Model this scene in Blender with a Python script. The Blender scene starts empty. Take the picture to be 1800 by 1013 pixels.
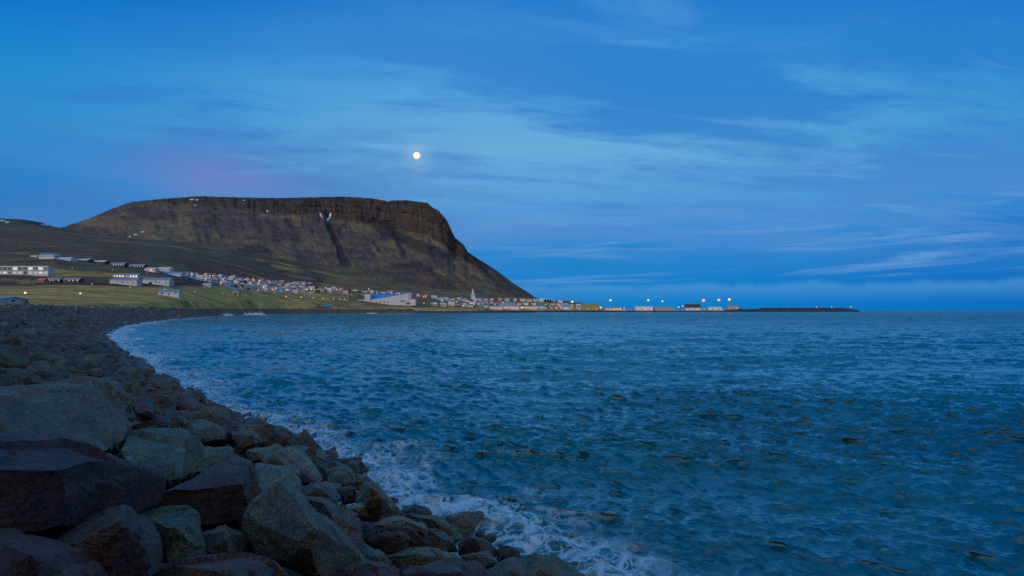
import bpy, bmesh, math, random
import numpy as np
from mathutils import Vector, Matrix, noise as mnoise

# ------------------------------------------------------------------ camera, world, sun, exposure
sc = bpy.context.scene
C = sc.collection
F = 1400.0            # focal length in pixels of the 1800 px wide photograph
HZ = 545.0            # image row of the sea horizon
HC = 5.0              # eye height above the sea
cam_d = bpy.data.cameras.new("camera"); cam = bpy.data.objects.new("camera", cam_d); C.objects.link(cam)
cam.location = (0, 0, HC); cam.rotation_euler = (math.radians(90), 0, 0)
cam_d.sensor_width = 36; cam_d.lens = 36 * F / 1800
cam_d.shift_y = (HZ - 506.5) / 1800
cam_d.clip_start = 0.1; cam_d.clip_end = 120000
sc.camera = cam
sc.view_settings.view_transform = 'Standard'; sc.view_settings.look = 'None'
sc.view_settings.gamma = 1; sc.view_settings.use_curve_mapping = False
sc.view_settings.exposure = 0.0
sc.cycles.max_bounces = 5; sc.cycles.use_denoising = False
sc.cycles.sample_clamp_indirect = 1.5; sc.cycles.sample_clamp_direct = 1.2

def lin(r, g, b):
    f = lambda c: (c / 255 / 12.92) if c / 255 <= 0.04045 else ((c / 255 + 0.055) / 1.055) ** 2.4
    return (f(r), f(g), f(b), 1.0)

class NT:
    """small node-tree helper"""
    def __init__(s, nt): s.nt = nt; nt.nodes.clear()
    def n(s, t, **k):
        nd = s.nt.nodes.new(t)
        for a, b in k.items(): setattr(nd, a, b)
        return nd
    def put(s, sock, v):
        if isinstance(v, bpy.types.NodeSocket): s.nt.links.new(v, sock)
        elif v is not None:
            if isinstance(v, tuple) and len(v) == 3 and sock.type == 'RGBA': v = v + (1.0,)
            sock.default_value = v
    def m(s, op, a, b=None, c=None, clamp=False):
        nd = s.n('ShaderNodeMath', operation=op); nd.use_clamp = clamp
        s.put(nd.inputs[0], a); s.put(nd.inputs[1], b)
        if c is not None: s.put(nd.inputs[2], c)
        return nd.outputs[0]
    def mix(s, f, a, b, mode='MIX'):
        nd = s.n('ShaderNodeMix', data_type='RGBA', blend_type=mode)
        s.put(nd.inputs[0], f); s.put(nd.inputs[6], a); s.put(nd.inputs[7], b)
        return nd.outputs[2]
    def ss(s, v, a, b, lo=0.0, hi=1.0):
        nd = s.n('ShaderNodeMapRange', interpolation_type='SMOOTHSTEP')
        s.put(nd.inputs[0], v); s.put(nd.inputs[1], a); s.put(nd.inputs[2], b); s.put(nd.inputs[3], lo); s.put(nd.inputs[4], hi)
        return nd.outputs[0]
    def noise(s, vec, scale, detail=4, rough=0.55, dist=0.0, w=None):
        nd = s.n('ShaderNodeTexNoise')
        if w is not None: nd.noise_dimensions = '4D'; s.put(nd.inputs['W'], w)
        s.put(nd.inputs['Vector'], vec); s.put(nd.inputs['Scale'], scale); s.put(nd.inputs['Detail'], detail)
        s.put(nd.inputs['Roughness'], rough); s.put(nd.inputs['Distortion'], dist)
        return nd.outputs[0]
    def vec(s, x, y, z):
        nd = s.n('ShaderNodeCombineXYZ'); s.put(nd.inputs[0], x); s.put(nd.inputs[1], y); s.put(nd.inputs[2], z); return nd.outputs[0]
    def scl(s, v, t):
        nd = s.n('ShaderNodeVectorMath', operation='MULTIPLY'); s.put(nd.inputs[0], v); s.put(nd.inputs[1], t); return nd.outputs[0]
    def ramp(s, f, pts, interp='LINEAR'):
        nd = s.n('ShaderNodeValToRGB'); nd.color_ramp.interpolation = interp
        el = nd.color_ramp.elements
        while len(el) < len(pts): el.new(0.5)
        for e, (p, c) in zip(el, pts): e.position = p; e.color = c if len(c) == 4 else tuple(c) + (1,)
        s.put(nd.inputs[0], f); return nd.outputs[0]

SUN_AZ = math.radians(205); SUN_EL = math.radians(11)   # afterglow of the set sun, behind the left shoulder
world = bpy.data.worlds.new("World"); sc.world = world; world.use_nodes = True
def build_world():
    t = NT(world.node_tree)
    tc = t.n('ShaderNodeTexCoord'); sp = t.n('ShaderNodeSeparateXYZ'); t.put(sp.inputs[0], tc.outputs['Generated'])
    x, y, z = sp.outputs
    hyp = t.m('SQRT', t.m('ADD', t.m('MULTIPLY', x, x), t.m('MULTIPLY', y, y)))
    el = t.m('DIVIDE', z, t.m('MAXIMUM', hyp, 0.02))                 # tangent of the elevation
    az = t.m('ARCTAN2', x, y)                                        # 0 = north, + to the east
    wob = t.noise(t.scl(tc.outputs['Generated'], (1.5, 1.5, 4.0)), 1.3, 3)
    elw = t.m('ADD', el, t.m('MULTIPLY', t.m('SUBTRACT', wob, 0.5), 0.10))
    base = t.ramp(t.m('MULTIPLY', t.m('MAXIMUM', elw, 0.0), 1.0), [
        (0.0, (.000, .20, .57)), (0.06, (.003, .215, .60)), (0.12, (.065, .295, .67)), (0.20, (.130, .405, .69)),
        (0.30, (.062, .33, .70)), (0.39, (.006, .19, .61)), (0.6, (.035, .27, .64)), (1.0, (.10, .33, .62))])
    # paler glow round the moon's side of the sky, deeper blue to both sides
    g = t.m('ABSOLUTE', t.m('SUBTRACT', az, 0.06))
    side = t.ss(g, 0.10, 0.70)
    base = t.mix(t.m('MULTIPLY', side, 0.9), base, t.mix(1.0, base, (.06, .64, .86), 'MULTIPLY'))
    cor = t.m('MULTIPLY', t.ss(el, 0.24, 0.42), t.ss(g, 0.05, 0.60))
    base = t.mix(t.m('MULTIPLY', cor, 0.9), base, (.000, .150, .53))
    # high thin cloud sheets: a flat layer seen in perspective
    den = t.m('ADD', t.m('MAXIMUM', z, 0.0), 0.07)
    cx, cy = t.m('DIVIDE', x, den), t.m('DIVIDE', y, den)
    # drift axis turned so that the streaks rise to the right
    u = t.m('ADD', t.m('MULTIPLY', cx, 0.80), t.m('MULTIPLY', cy, 0.30))
    v = t.m('SUBTRACT', t.m('MULTIPLY', cy, 0.95), t.m('MULTIPLY', cx, 0.30))
    cv = t.vec(t.m('MULTIPLY', u, 0.55), v, 0.0)
    n1 = t.noise(cv, 0.85, 6, 0.58, 0.5, w=4.3)
    n2 = t.noise(cv, 3.2, 6, 0.62, 0.6, w=1.7)
    c1 = t.m('ADD', t.m('MULTIPLY', n1, 0.62), t.m('MULTIPLY', n2, 0.38))
    right = t.ss(az, -0.25, 0.45)
    thr = t.m('SUBTRACT', 0.535, t.m('MULTIPLY', right, 0.08))
    m1 = t.ss(c1, t.m('SUBTRACT', thr, 0.06), t.m('ADD', thr, 0.07))
    m1 = t.m('MULTIPLY', t.m('MULTIPLY', m1, t.ss(el, 0.03, 0.12)), t.m('SUBTRACT', 1.0, t.m('MULTIPLY', cor, 0.92)))
    m1 = t.m('MULTIPLY', m1, t.ss(az, -0.75, -0.35, .35, 1.0))
    lav = t.mix(t.ss(el, 0.08, 0.28), (.075, .255, .61), (.020, .205, .60))
    base = t.mix(t.m('MULTIPLY', m1, 0.88), base, lav)
    wisp = t.m('MULTIPLY', t.ss(t.noise(t.vec(t.m('MULTIPLY', u, 0.35), v, 0.0), 2.6, 6, 0.62, 0.8, w=6.6), 0.52, 0.68), t.m('MULTIPLY', t.ss(el, 0.06, 0.14), right))
    base = t.mix(t.m('MULTIPLY', t.m('MULTIPLY', wisp, 0.45), t.m('SUBTRACT', 1.0, cor)), base, (.14, .37, .70))
    # a deep lavender bank low on the left, behind the mountain
    bank = t.m('MULTIPLY', t.ss(el, 0.27, 0.10), t.ss(az, 0.02, -0.22))
    bn = t.noise(t.vec(t.m('MULTIPLY', az, 3.0), t.m('MULTIPLY', el, 11.0), 0.0), 1.6, 5, 0.55, 0.4)
    bank = t.m('MULTIPLY', bank, t.ss(bn, 0.36, 0.60))
    rosy = t.m('MULTIPLY', t.ss(t.m('ABSOLUTE', t.m('ADD', az, 0.36)), 0.16, 0.0), t.ss(t.m('ABSOLUTE', t.m('SUBTRACT', el, 0.155)), 0.07, 0.0))
    bankc = t.mix(rosy, (.048, .20, .52), (.175, .20, .51))
    base = t.mix(t.m('MULTIPLY', t.m('MAXIMUM', bank, t.m('MULTIPLY', rosy, 0.7)), 0.85), base, bankc)
    # low stratus bars near the horizon
    bv = t.vec(t.m('MULTIPLY', az, 2.4), t.m('MULTIPLY', t.m('SUBTRACT', el, t.m('MULTIPLY', az, 0.03)), 34.0), 0.0)
    b1 = t.noise(bv, 1.25, 6, 0.60, 0.5, w=8.1)
    bm_ = t.m('MULTIPLY', t.ss(b1, 0.50, 0.66), t.m('MULTIPLY', t.ss(el, 0.022, 0.04), t.ss(el, 0.17, 0.08)))
    bm_ = t.m('MULTIPLY', bm_, t.ss(az, -0.12, 0.05))
    base = t.mix(t.m('MULTIPLY', bm_, 0.9), base, (.125, .315, .66))
    # the faint cumulus line just above the sea
    ln = t.noise(t.vec(t.m('MULTIPLY', az, 9.0), 0.3, 0.0), 1.6, 5, 0.6)
    top = t.m('ADD', 0.022, t.m('MULTIPLY', ln, 0.026))
    lm = t.m('MULTIPLY', t.ss(el, top, t.m('SUBTRACT', top, 0.009)), t.ss(el, 0.006, 0.034))
    base = t.mix(t.m('MULTIPLY', lm, 0.75), base, (.060, .285, .63))
    md = Vector(((732.5 - 900) / F, 1, (HZ - 273.5) / F)).normalized()
    dn = t.n('ShaderNodeVectorMath', operation='DOT_PRODUCT'); nn_ = t.n('ShaderNodeVectorMath', operation='NORMALIZE'); t.put(nn_.inputs[0], tc.outputs['Generated']); t.put(dn.inputs[0], nn_.outputs[0]); t.put(dn.inputs[1], tuple(md))
    halo = t.m('POWER', t.m('MAXIMUM', dn.outputs['Value'], 0.0), 9000.0); h2 = t.m('POWER', t.m('MAXIMUM', dn.outputs['Value'], 0.0), 60.0)
    base = t.mix(t.m('ADD', t.m('MULTIPLY', halo, 0.30), t.m('MULTIPLY', h2, 0.06)), base, (.42, .58, .74))
    # afterglow in the half of the sky behind the camera
    back = t.ss(y, 0.25, -0.55)
    glow = t.ramp(t.m('MAXIMUM', el, 0.0), [(0, (.78, .56, .42)), (0.15, (.74, .60, .50)), (0.45, (.36, .44, .54)), (0.9, (.19, .37, .56)), (1, (.15, .36, .60))])
    base = t.mix(back, base, glow)
    base = t.mix(t.ss(z, 0.0, -0.05), base, (.01, .05, .09))
    # physical twilight sky adds its own faint share
    sky = t.n('ShaderNodeTexSky', sky_type='NISHITA'); sky.sun_disc = False
    sky.sun_elevation = SUN_EL; sky.sun_rotation = SUN_AZ
    b1n = t.n('ShaderNodeBackground'); t.put(b1n.inputs[0], sky.outputs[0]); b1n.inputs[1].default_value = 0.001
    b2n = t.n('ShaderNodeBackground'); t.put(b2n.inputs[0], base); b2n.inputs[1].default_value = 1.0
    ad = t.n('ShaderNodeAddShader'); t.put(ad.inputs[0], b1n.outputs[0]); t.put(ad.inputs[1], b2n.outputs[0])
    out = t.n('ShaderNodeOutputWorld'); t.put(out.inputs[0], ad.outputs[0])
build_world()
sun_d = bpy.data.lights.new("sun", 'SUN'); sun_d.energy = 1.4; sun_d.angle = math.radians(14); sun_d.color = (1.0, .86, .72)
sun = bpy.data.objects.new("sun", sun_d); C.objects.link(sun)
sdir = Vector((math.sin(SUN_AZ) * math.cos(SUN_EL), math.cos(SUN_AZ) * math.cos(SUN_EL), math.sin(SUN_EL)))
sun.rotation_euler = sdir.to_track_quat('Z', 'Y').to_euler()

# ------------------------------------------------------------------ helpers
ORD = ['first', 'second', 'third', 'fourth', 'fifth', 'sixth', 'seventh', 'eighth', 'ninth', 'tenth', 'eleventh', 'twelfth', 'thirteenth', 'fourteenth', 'fifteenth', 'sixteenth', 'seventeenth', 'eighteenth', 'nineteenth', 'twentieth', 'twenty-first', 'twenty-second', 'twenty-third', 'twenty-fourth', 'twenty-fifth', 'twenty-sixth', 'twenty-seventh']
rng = np.random.default_rng(7)
random.seed(11)
def P(px, py, d): return Vector(((px - 900) / F * d, d, HC + (HZ - py) / F * d))
_perm = np.random.default_rng(3).random((256, 256))
def vnoise(x, y):
    xi = np.floor(x).astype(int); yi = np.floor(y).astype(int); fx = x - xi; fy = y - yi
    fx = fx * fx * (3 - 2 * fx); fy = fy * fy * (3 - 2 * fy)
    g = lambda a, b: _perm[a % 256, b % 256]
    return (g(xi, yi) * (1 - fx) + g(xi + 1, yi) * fx) * (1 - fy) + (g(xi, yi + 1) * (1 - fx) + g(xi + 1, yi + 1) * fx) * fy
def fbm(x, y, o=4, r=0.5):
    s = 0; a = 1; t = 0
    for i in range(o):
        s = s + a * vnoise(x * 2 ** i + 17 * i, y * 2 ** i + 31 * i); t += a; a *= r
    return s / t * 2 - 1
def ridged(x, y, o=4, r=0.5):
    s = 0; a = 1; t = 0
    for i in range(o):
        s = s + a * (1 - np.abs(2 * vnoise(x * 2 ** i + 7 * i, y * 2 ** i + 13 * i) - 1)); t += a; a *= r
    return s / t
def sst(v, a, b):
    q = np.clip((v - a) / (b - a), 0, 1); return q * q * (3 - 2 * q)

def grid_mesh(name, V, mat, smooth=True):
    """V: (rows, cols, 3) array -> one sheet"""
    R_, K, _ = V.shape
    me = bpy.data.meshes.new(name)
    idx = np.arange(R_ * K).reshape(R_, K)
    q = np.stack([idx[:-1, :-1], idx[:-1, 1:], idx[1:, 1:], idx[1:, :-1]], -1).reshape(-1, 4)
    me.vertices.add(R_ * K); me.vertices.foreach_set('co', V.astype(np.float32).reshape(-1))
    me.loops.add(q.size); me.loops.foreach_set('vertex_index', q.reshape(-1).astype(np.int32))
    me.polygons.add(len(q)); me.polygons.foreach_set('loop_start', np.arange(0, q.size, 4, dtype=np.int32))
    me.polygons.foreach_set('use_smooth', np.full(len(q), smooth))
    me.update(calc_edges=True); me.materials.append(mat)
    o = bpy.data.objects.new(name, me); C.objects.link(o); return o
def add_color(me, name, arr):
    a = me.color_attributes.new(name, 'FLOAT_COLOR', 'POINT')
    c = np.ones((arr.shape[0], 4), np.float32); c[:, :arr.shape[1]] = arr; a.data.foreach_set('color', c.reshape(-1))
def add_float(me, name, arr):
    a = me.attributes.new(name, 'FLOAT', 'POINT'); a.data.foreach_set('value', arr.astype(np.float32).reshape(-1))

def tag(o, label=None, cat=None, group=None, kind=None):
    if label: o['label'] = label
    if cat: o['category'] = cat
    if group: o['group'] = group
    if kind: o['kind'] = kind
    return o
def empty(name, loc, rz=0.0):
    o = bpy.data.objects.new(name, None); C.objects.link(o); o.location = loc; o.rotation_euler.z = rz; o.empty_display_size = 1; return o
class MB:
    """collects boxes, prisms, tubes; build() links ONE mesh"""
    def __init__(s): s.v = []; s.f = []
    def add(s, vs, fs):
        b = len(s.v); s.v += [tuple(v) for v in vs]; s.f += [tuple(i + b for i in f) for f in fs]; return s
    def box(s, x0, x1, y0, y1, z0, z1):
        return s.add([(x0, y0, z0), (x1, y0, z0), (x1, y1, z0), (x0, y1, z0), (x0, y0, z1), (x1, y0, z1), (x1, y1, z1), (x0, y1, z1)],
                     [(0, 3, 2, 1), (4, 5, 6, 7), (0, 1, 5, 4), (1, 2, 6, 5), (2, 3, 7, 6), (3, 0, 4, 7)])
    def prism(s, poly, y0, y1):
        """polygon in xz (counter-clockwise seen from -y) extruded along y"""
        n = len(poly)
        return s.add([(x, y0, z) for x, z in poly] + [(x, y1, z) for x, z in poly],
                     [tuple(range(n)), tuple(range(2 * n - 1, n - 1, -1))] + [(i, i + n, (i + 1) % n + n, (i + 1) % n) for i in range(n)])
    def prismx(s, poly, x0, x1):
        n = len(poly)
        return s.add([(x0, y, z) for y, z in poly] + [(x1, y, z) for y, z in poly],
                     [tuple(range(n - 1, -1, -1)), tuple(range(n, 2 * n))] + [(i, (i + 1) % n, (i + 1) % n + n, i + n) for i in range(n)])
    def tube(s, a, b, r0, r1=None, n=8):
        r1 = r0 if r1 is None else r1
        a = Vector(a); b = Vector(b); d = (b - a).normalized()
        u = d.orthogonal().normalized(); w = d.cross(u); vs = []
        for c, r in ((a, r0), (b, r1)):
            for i in range(n):
                q = 2 * math.pi * i / n; vs.append(c + u * math.cos(q) * r + w * math.sin(q) * r)
        return s.add(vs, [tuple(range(n - 1, -1, -1)), tuple(range(n, 2 * n))] + [(i, (i + 1) % n, (i + 1) % n + n, i + n) for i in range(n)])
    def ball(s, c, r, sub=1, sq=(1, 1, 1)):
        bm = bmesh.new(); bmesh.ops.create_icosphere(bm, subdivisions=sub, radius=1)
        s.add([(c[0] + v.co.x * r * sq[0], c[1] + v.co.y * r * sq[1], c[2] + v.co.z * r * sq[2]) for v in bm.verts], [tuple(v.index for v in f.verts) for f in bm.faces])
        bm.free(); return s
    def build(s, name, mat, parent=None, smooth=False):
        me = bpy.data.meshes.new(name); me.from_pydata(s.v, [], s.f); me.materials.append(mat)
        if smooth: me.polygons.foreach_set('use_smooth', [True] * len(me.polygons))
        o = bpy.data.objects.new(name, me); C.objects.link(o)
        if parent: o.parent = parent
        return o

# ------------------------------------------------------------------ materials
MATS = {}
def plain(name, col, rough=0.75, spec=0.3, var=0.12, scale=0.6, metal=0.0):
    if name in MATS: return MATS[name]
    m = bpy.data.materials.new(name); m.use_nodes = True; t = NT(m.node_tree)
    ge = t.n('ShaderNodeNewGeometry')
    nz = t.noise(ge.outputs['Position'], scale, 4, 0.6)
    c = t.mix(t.ss(nz, 0.3, 0.7), tuple(k * (1 - var) for k in col[:3]), tuple(min(1, k * (1 + var)) for k in col[:3]))
    p = t.n('ShaderNodeBsdfPrincipled'); t.put(p.inputs['Base Color'], c); p.inputs['Roughness'].default_value = rough
    p.inputs['Specular IOR Level'].default_value = spec; p.inputs['Metallic'].default_value = metal
    o = t.n('ShaderNodeOutputMaterial'); t.put(o.inputs[0], p.outputs[0]); MATS[name] = m; return m
def emis(name, col, st):
    if name in MATS: return MATS[name]
    m = bpy.data.materials.new(name); m.use_nodes = True; t = NT(m.node_tree)
    e = t.n('ShaderNodeEmission'); t.put(e.inputs[0], col); e.inputs[1].default_value = st
    o = t.n('ShaderNodeOutputMaterial'); t.put(o.inputs[0], e.outputs[0]); MATS[name] = m; return m

def land_mat(name, detail_scale, bump_d):
    m = bpy.data.materials.new(name); m.use_nodes = True; t = NT(m.node_tree)
    ge = t.n('ShaderNodeNewGeometry'); at = t.n('ShaderNodeAttribute', attribute_name='col')
    pos = ge.outputs['Position']
    n1 = t.noise(pos, detail_scale, 8, 0.65); n2 = t.noise(t.scl(pos, (1, 1, 2.5)), detail_scale * 5.3, 6, 0.7, 0.3)
    k = t.m('ADD', t.m('MULTIPLY', n1, 0.9), t.m('MULTIPLY', n2, 0.9))
    c = t.mix(1.0, at.outputs[0], t.ramp(k, [(0.55, (.55, .58, .66)), (0.9, (1, 1, 1)), (1.25 if False else 1.0, (1.3, 1.22, 1.1))]), 'MULTIPLY')
    bp = t.n('ShaderNodeBump'); bp.inputs['Strength'].default_value = 0.9; bp.inputs['Distance'].default_value = bump_d
    t.put(bp.inputs['Height'], t.m('ADD', n1, t.m('MULTIPLY', n2, 0.4)))
    p = t.n('ShaderNodeBsdfPrincipled'); t.put(p.inputs['Base Color'], c); p.inputs['Roughness'].default_value = 0.95
    p.inputs['Specular IOR Level'].default_value = 0.1; t.put(p.inputs['Normal'], bp.outputs[0])
    o = t.n('ShaderNodeOutputMaterial'); t.put(o.inputs[0], p.outputs[0]); return m

def rock_mat(name, use_attr, scale=1.0):
    m = bpy.data.materials.new(name); m.use_nodes = True; t = NT(m.node_tree)
    if use_attr:
        at = t.n('ShaderNodeAttribute', attribute_name='col'); col = at.outputs[0]
        ge = t.n('ShaderNodeNewGeometry'); pos = ge.outputs['Position']; w = 0.0
    else:
        oi = t.n('ShaderNodeObjectInfo'); col = oi.outputs['Color']
        ge = t.n('ShaderNodeNewGeometry'); pos = ge.outputs['Position']; w = t.m('MULTIPLY', oi.outputs['Random'], 30.0)
    big = t.noise(pos, 1.1 * scale, 5, 0.6, 0.4, w=w)
    med = t.noise(t.scl(pos, (1.0, 1.0, 2.2)), 5.5 * scale, 8, 0.68, 0.5, w=w)
    fin = t.noise(pos, 38 * scale, 6, 0.75, w=w)
    vo = t.n('ShaderNodeTexVoronoi', feature='DISTANCE_TO_EDGE'); vo.inputs['Scale'].default_value = 1.7 * scale
    nv = t.n('ShaderNodeVectorMath', operation='ADD'); t.put(nv.inputs[0], pos)
    nz = t.n('ShaderNodeTexNoise'); nz.inputs['Scale'].default_value = 2.0; nz.inputs['Detail'].default_value = 5; t.put(nz.inputs['Vector'], pos)
    t.put(nv.inputs[1], t.scl(nz.outputs[1], (.6, .6, .6))); t.put(vo.inputs['Vector'], nv.outputs[0])
    crack = t.ss(vo.outputs[0], 0.0, 0.02)
    c = t.mix(t.ss(big, 0.40, 0.62), t.mix(1.0, col, (.80, .74, .82), 'MULTIPLY'), t.mix(1.0, col, (1.12, 1.18, 1.05), 'MULTIPLY'))
    rust = t.ss(t.noise(pos, 2.3 * scale, 6, 0.7, 0.8, w=9.1), 0.55, 0.66)
    c = t.mix(t.m('MULTIPLY', rust, 0.5), c, t.mix(1.0, col, (1.7, .75, .55), 'MULTIPLY'))
    moss = t.ss(t.noise(pos, 1.6 * scale, 6, 0.7, 0.6, w=3.3), 0.56, 0.68)
    c = t.mix(t.m('MULTIPLY', moss, 0.5), c, t.mix(1.0, col, (.7, 1.5, .85), 'MULTIPLY'))
    c = t.mix(t.ss(fin, 0.38, 0.64), t.mix(1.0, c, (.40, .40, .42), 'MULTIPLY'), t.mix(1.0, c, (1.6, 1.6, 1.6), 'MULTIPLY'))
    lich = t.m('MULTIPLY', t.ss(t.noise(pos, 9 * scale, 4, 0.8, w=6.0), 0.60, 0.66), 0.55)
    c = t.mix(lich, c, t.mix(1.0, col, (2.3, 2.4, 2.3), 'MULTIPLY'))
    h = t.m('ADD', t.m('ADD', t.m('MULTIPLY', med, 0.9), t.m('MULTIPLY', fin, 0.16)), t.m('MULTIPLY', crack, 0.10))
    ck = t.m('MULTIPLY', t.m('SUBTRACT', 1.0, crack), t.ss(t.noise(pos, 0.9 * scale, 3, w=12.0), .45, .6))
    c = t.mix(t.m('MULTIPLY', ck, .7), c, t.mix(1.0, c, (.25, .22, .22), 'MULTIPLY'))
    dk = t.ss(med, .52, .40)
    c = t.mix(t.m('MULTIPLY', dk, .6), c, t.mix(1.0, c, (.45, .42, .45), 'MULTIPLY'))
    bp = t.n('ShaderNodeBump'); bp.inputs['Strength'].default_value = 1.0; bp.inputs['Distance'].default_value = 0.15 / scale
    t.put(bp.inputs['Height'], h)
    p = t.n('ShaderNodeBsdfPrincipled'); t.put(p.inputs['Base Color'], c)
    # wet near the water
    sp = t.n('ShaderNodeSeparateXYZ'); t.put(sp.inputs[0], pos)
    wet = t.ss(t.m('ADD', sp.outputs[2], t.m('MULTIPLY', big, 0.6)), 1.5, 0.7)
    t.put(p.inputs['Roughness'], t.m('SUBTRACT', 0.56, t.m('MULTIPLY', wet, 0.28)))
    p.inputs['Specular IOR Level'].default_value = 0.5; t.put(p.inputs['Normal'], bp.outputs[0])
    o = t.n('ShaderNodeOutputMaterial'); t.put(o.inputs[0], p.outputs[0]); return m
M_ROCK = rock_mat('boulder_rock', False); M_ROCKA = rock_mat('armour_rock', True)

# ------------------------------------------------------------------ shoreline
def W(px, py):
    d = F * HC / (py - HZ); return ((px - 900) / F * d, d)
shore_ctrl = [(38, -33), (18, -7), W(1004, 1016), W(890, 962), W(768, 922), W(680, 872), W(596, 824), W(468, 768), W(338, 702), W(262, 660),
              W(216, 626), W(180, 599), W(188, 584), W(225, 571.5), W(300, 562), W(400, 555.2), W(480, 552.6), W(560, 551.6), W(640, 551.0), W(740, 550.4)]
def catmull(pts, step=1.0):
    pts = [np.array(p, float) for p in pts]; out = []
    pts = [2 * pts[0] - pts[1]] + pts + [2 * pts[-1] - pts[-2]]
    for i in range(1, len(pts) - 2):
        p0, p1, p2, p3 = pts[i - 1:i + 3]
        n = max(4, int(np.linalg.norm(p2 - p1) / step))
        # centripetal weights
        t0 = 0; t1 = t0 + np.linalg.norm(p1 - p0) ** .5; t2 = t1 + np.linalg.norm(p2 - p1) ** .5; t3 = t2 + np.linalg.norm(p3 - p2) ** .5
        for t in np.linspace(t1, t2, n, endpoint=False):
            A1 = (t1 - t) / (t1 - t0) * p0 + (t - t0) / (t1 - t0) * p1; A2 = (t2 - t) / (t2 - t1) * p1 + (t - t1) / (t2 - t1) * p2
            A3 = (t3 - t) / (t3 - t2) * p2 + (t - t2) / (t3 - t2) * p3
            B1 = (t2 - t) / (t2 - t0) * A1 + (t - t0) / (t2 - t0) * A2; B2 = (t3 - t) / (t3 - t1) * A2 + (t - t1) / (t3 - t1) * A3
            out.append((t2 - t) / (t2 - t1) * B1 + (t - t1) / (t2 - t1) * B2)
    out.append(pts[-2]); return np.array(out)
SH = catmull(shore_ctrl, 2.5)
seg = np.diff(SH, axis=0); sl = np.linalg.norm(seg, axis=1); S = np.concatenate([[0], np.cumsum(sl)])
tan = np.gradient(SH, axis=0)
for _ in range(3): tan[1:-1] = (tan[:-2] + tan[1:-1] * 2 + tan[2:]) / 4
tan /= np.linalg.norm(tan, axis=1)[:, None]
NRM = np.stack([-tan[:, 1], tan[:, 0]], 1)        # points inland (left of travel)
def signed_n(X, Y, chunk=200000):
    """distance inland of the waterline (+) or out to sea (-), clipped at 60"""
    X = np.asarray(X, float); shp = X.shape; q = np.stack([X.ravel(), np.asarray(Y, float).ravel()], 1); out = np.full(len(q), 1e9); sg = np.ones(len(q))
    A = SH[:-1]; D = seg; L2 = sl ** 2
    for i in range(len(A)):
        r0 = q - A[i]; tt = np.clip((r0 @ D[i]) / L2[i], 0, 1); r = r0 - tt[:, None] * D[i]
        ds = np.einsum('ij,ij->i', r, r); cr = D[i][0] * r0[:, 1] - D[i][1] * r0[:, 0]
        k = ds < out; out[k] = ds[k]; sg[k] = np.sign(cr[k])
    return (np.sqrt(out) * sg).reshape(shp)
SLOPE = 0.33
def crest_z(d): return 5.3 + 0.9 * np.clip((d - 60) / 200, 0, 1)
def wall_z(n, d=0): return np.where(n < 0, n * 0.5, np.minimum(n * SLOPE, crest_z(d) + 0 * n))

# ------------------------------------------------------------------ coastal land
# terrain profiles: for picture column -> (depth, picture row)
PROF = {
 -900: [(30, 520), (300, 505), (800, 470), (1400, 430), (2200, 385)],
 0:    [(165, 539), (300, 534.5), (500, 518), (620, 504), (800, 482), (900, 463), (1050, 449), (1300, 436), (1800, 408), (2200, 393)],
 100:  [(200, 540), (320, 535.5), (500, 520), (620, 506), (760, 493), (860, 470), (930, 458), (1060, 450), (1300, 440), (1800, 412), (2200, 402)],
 200:  [(265, 541), (400, 534), (560, 520), (640, 508), (720, 499), (860, 482), (960, 467), (1060, 461), (1300, 448), (1800, 424), (2200, 415)],
 300:  [(415, 541.5), (520, 533), (640, 521), (740, 508), (800, 499), (920, 486), (1040, 478), (1160, 470), (1400, 456), (1800, 435), (2200, 425)],
 400:  [(740, 542.5), (800, 534), (880, 522), (980, 512), (1060, 500), (1160, 490), (1300, 482), (1500, 470), (1800, 453), (2200, 438)],
 500:  [(1030, 543.5), (1100, 532), (1160, 522), (1240, 512), (1350, 504), (1500, 496), (1700, 482), (2000, 466), (2200, 455)],
 600:  [(1170, 545), (1230, 538), (1280, 530), (1380, 521), (1450, 514), (1600, 507), (1800, 498), (2200, 478)],
 660:  [(1200, 545), (1260, 538.5), (1330, 534.5), (1420, 528), (1500, 520), (1650, 512), (1800, 506), (2200, 490)],
 740:  [(1290, 545), (1340, 540), (1420, 536), (1520, 530), (1650, 523), (1800, 518), (2000, 511), (2200, 502)],
 840:  [(1330, 546), (1400, 544.5), (1480, 542), (1600, 539), (1750, 533), (1900, 527), (2200, 515)],
 870:  [(1600, 546.5), (1650, 544.5), (1750, 541), (1900, 535), (2050, 529), (2200, 522)],
 940:  [(1720, 546.5), (1760, 545), (1850, 542), (1950, 537), (2050, 530), (2200, 525)],
 1000: [(1800, 546.5), (1850, 545.2), (1950, 542), (2050, 536), (2120, 530), (2200, 529)],
 1060: [(1880, 547), (1920, 546), (2000, 544.5), (2100, 543), (2200, 543)],
 1120: [(1930, 547), (1960, 546.3), (2050, 545.5), (2150, 545.4), (2200, 546)],
 1320: [(2030, 547), (2050, 546.4), (2120, 545.8), (2160, 546.5), (2200, 548)],
}
_pk = sorted(PROF); DG = np.concatenate([np.arange(20, 400, 6), np.arange(400, 1200, 12), np.arange(1200, 2201, 14), [2200]])
def _resample(pr):
    d, y = zip(*pr); z = [HC + (HZ - b) / F * a for a, b in zip(d, y)]
    return np.interp(DG, d, z, left=z[0])
_tab = np.array([_resample(PROF[k]) for k in _pk]); _start = np.array([PROF[k][0][0] for k in _pk])
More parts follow.
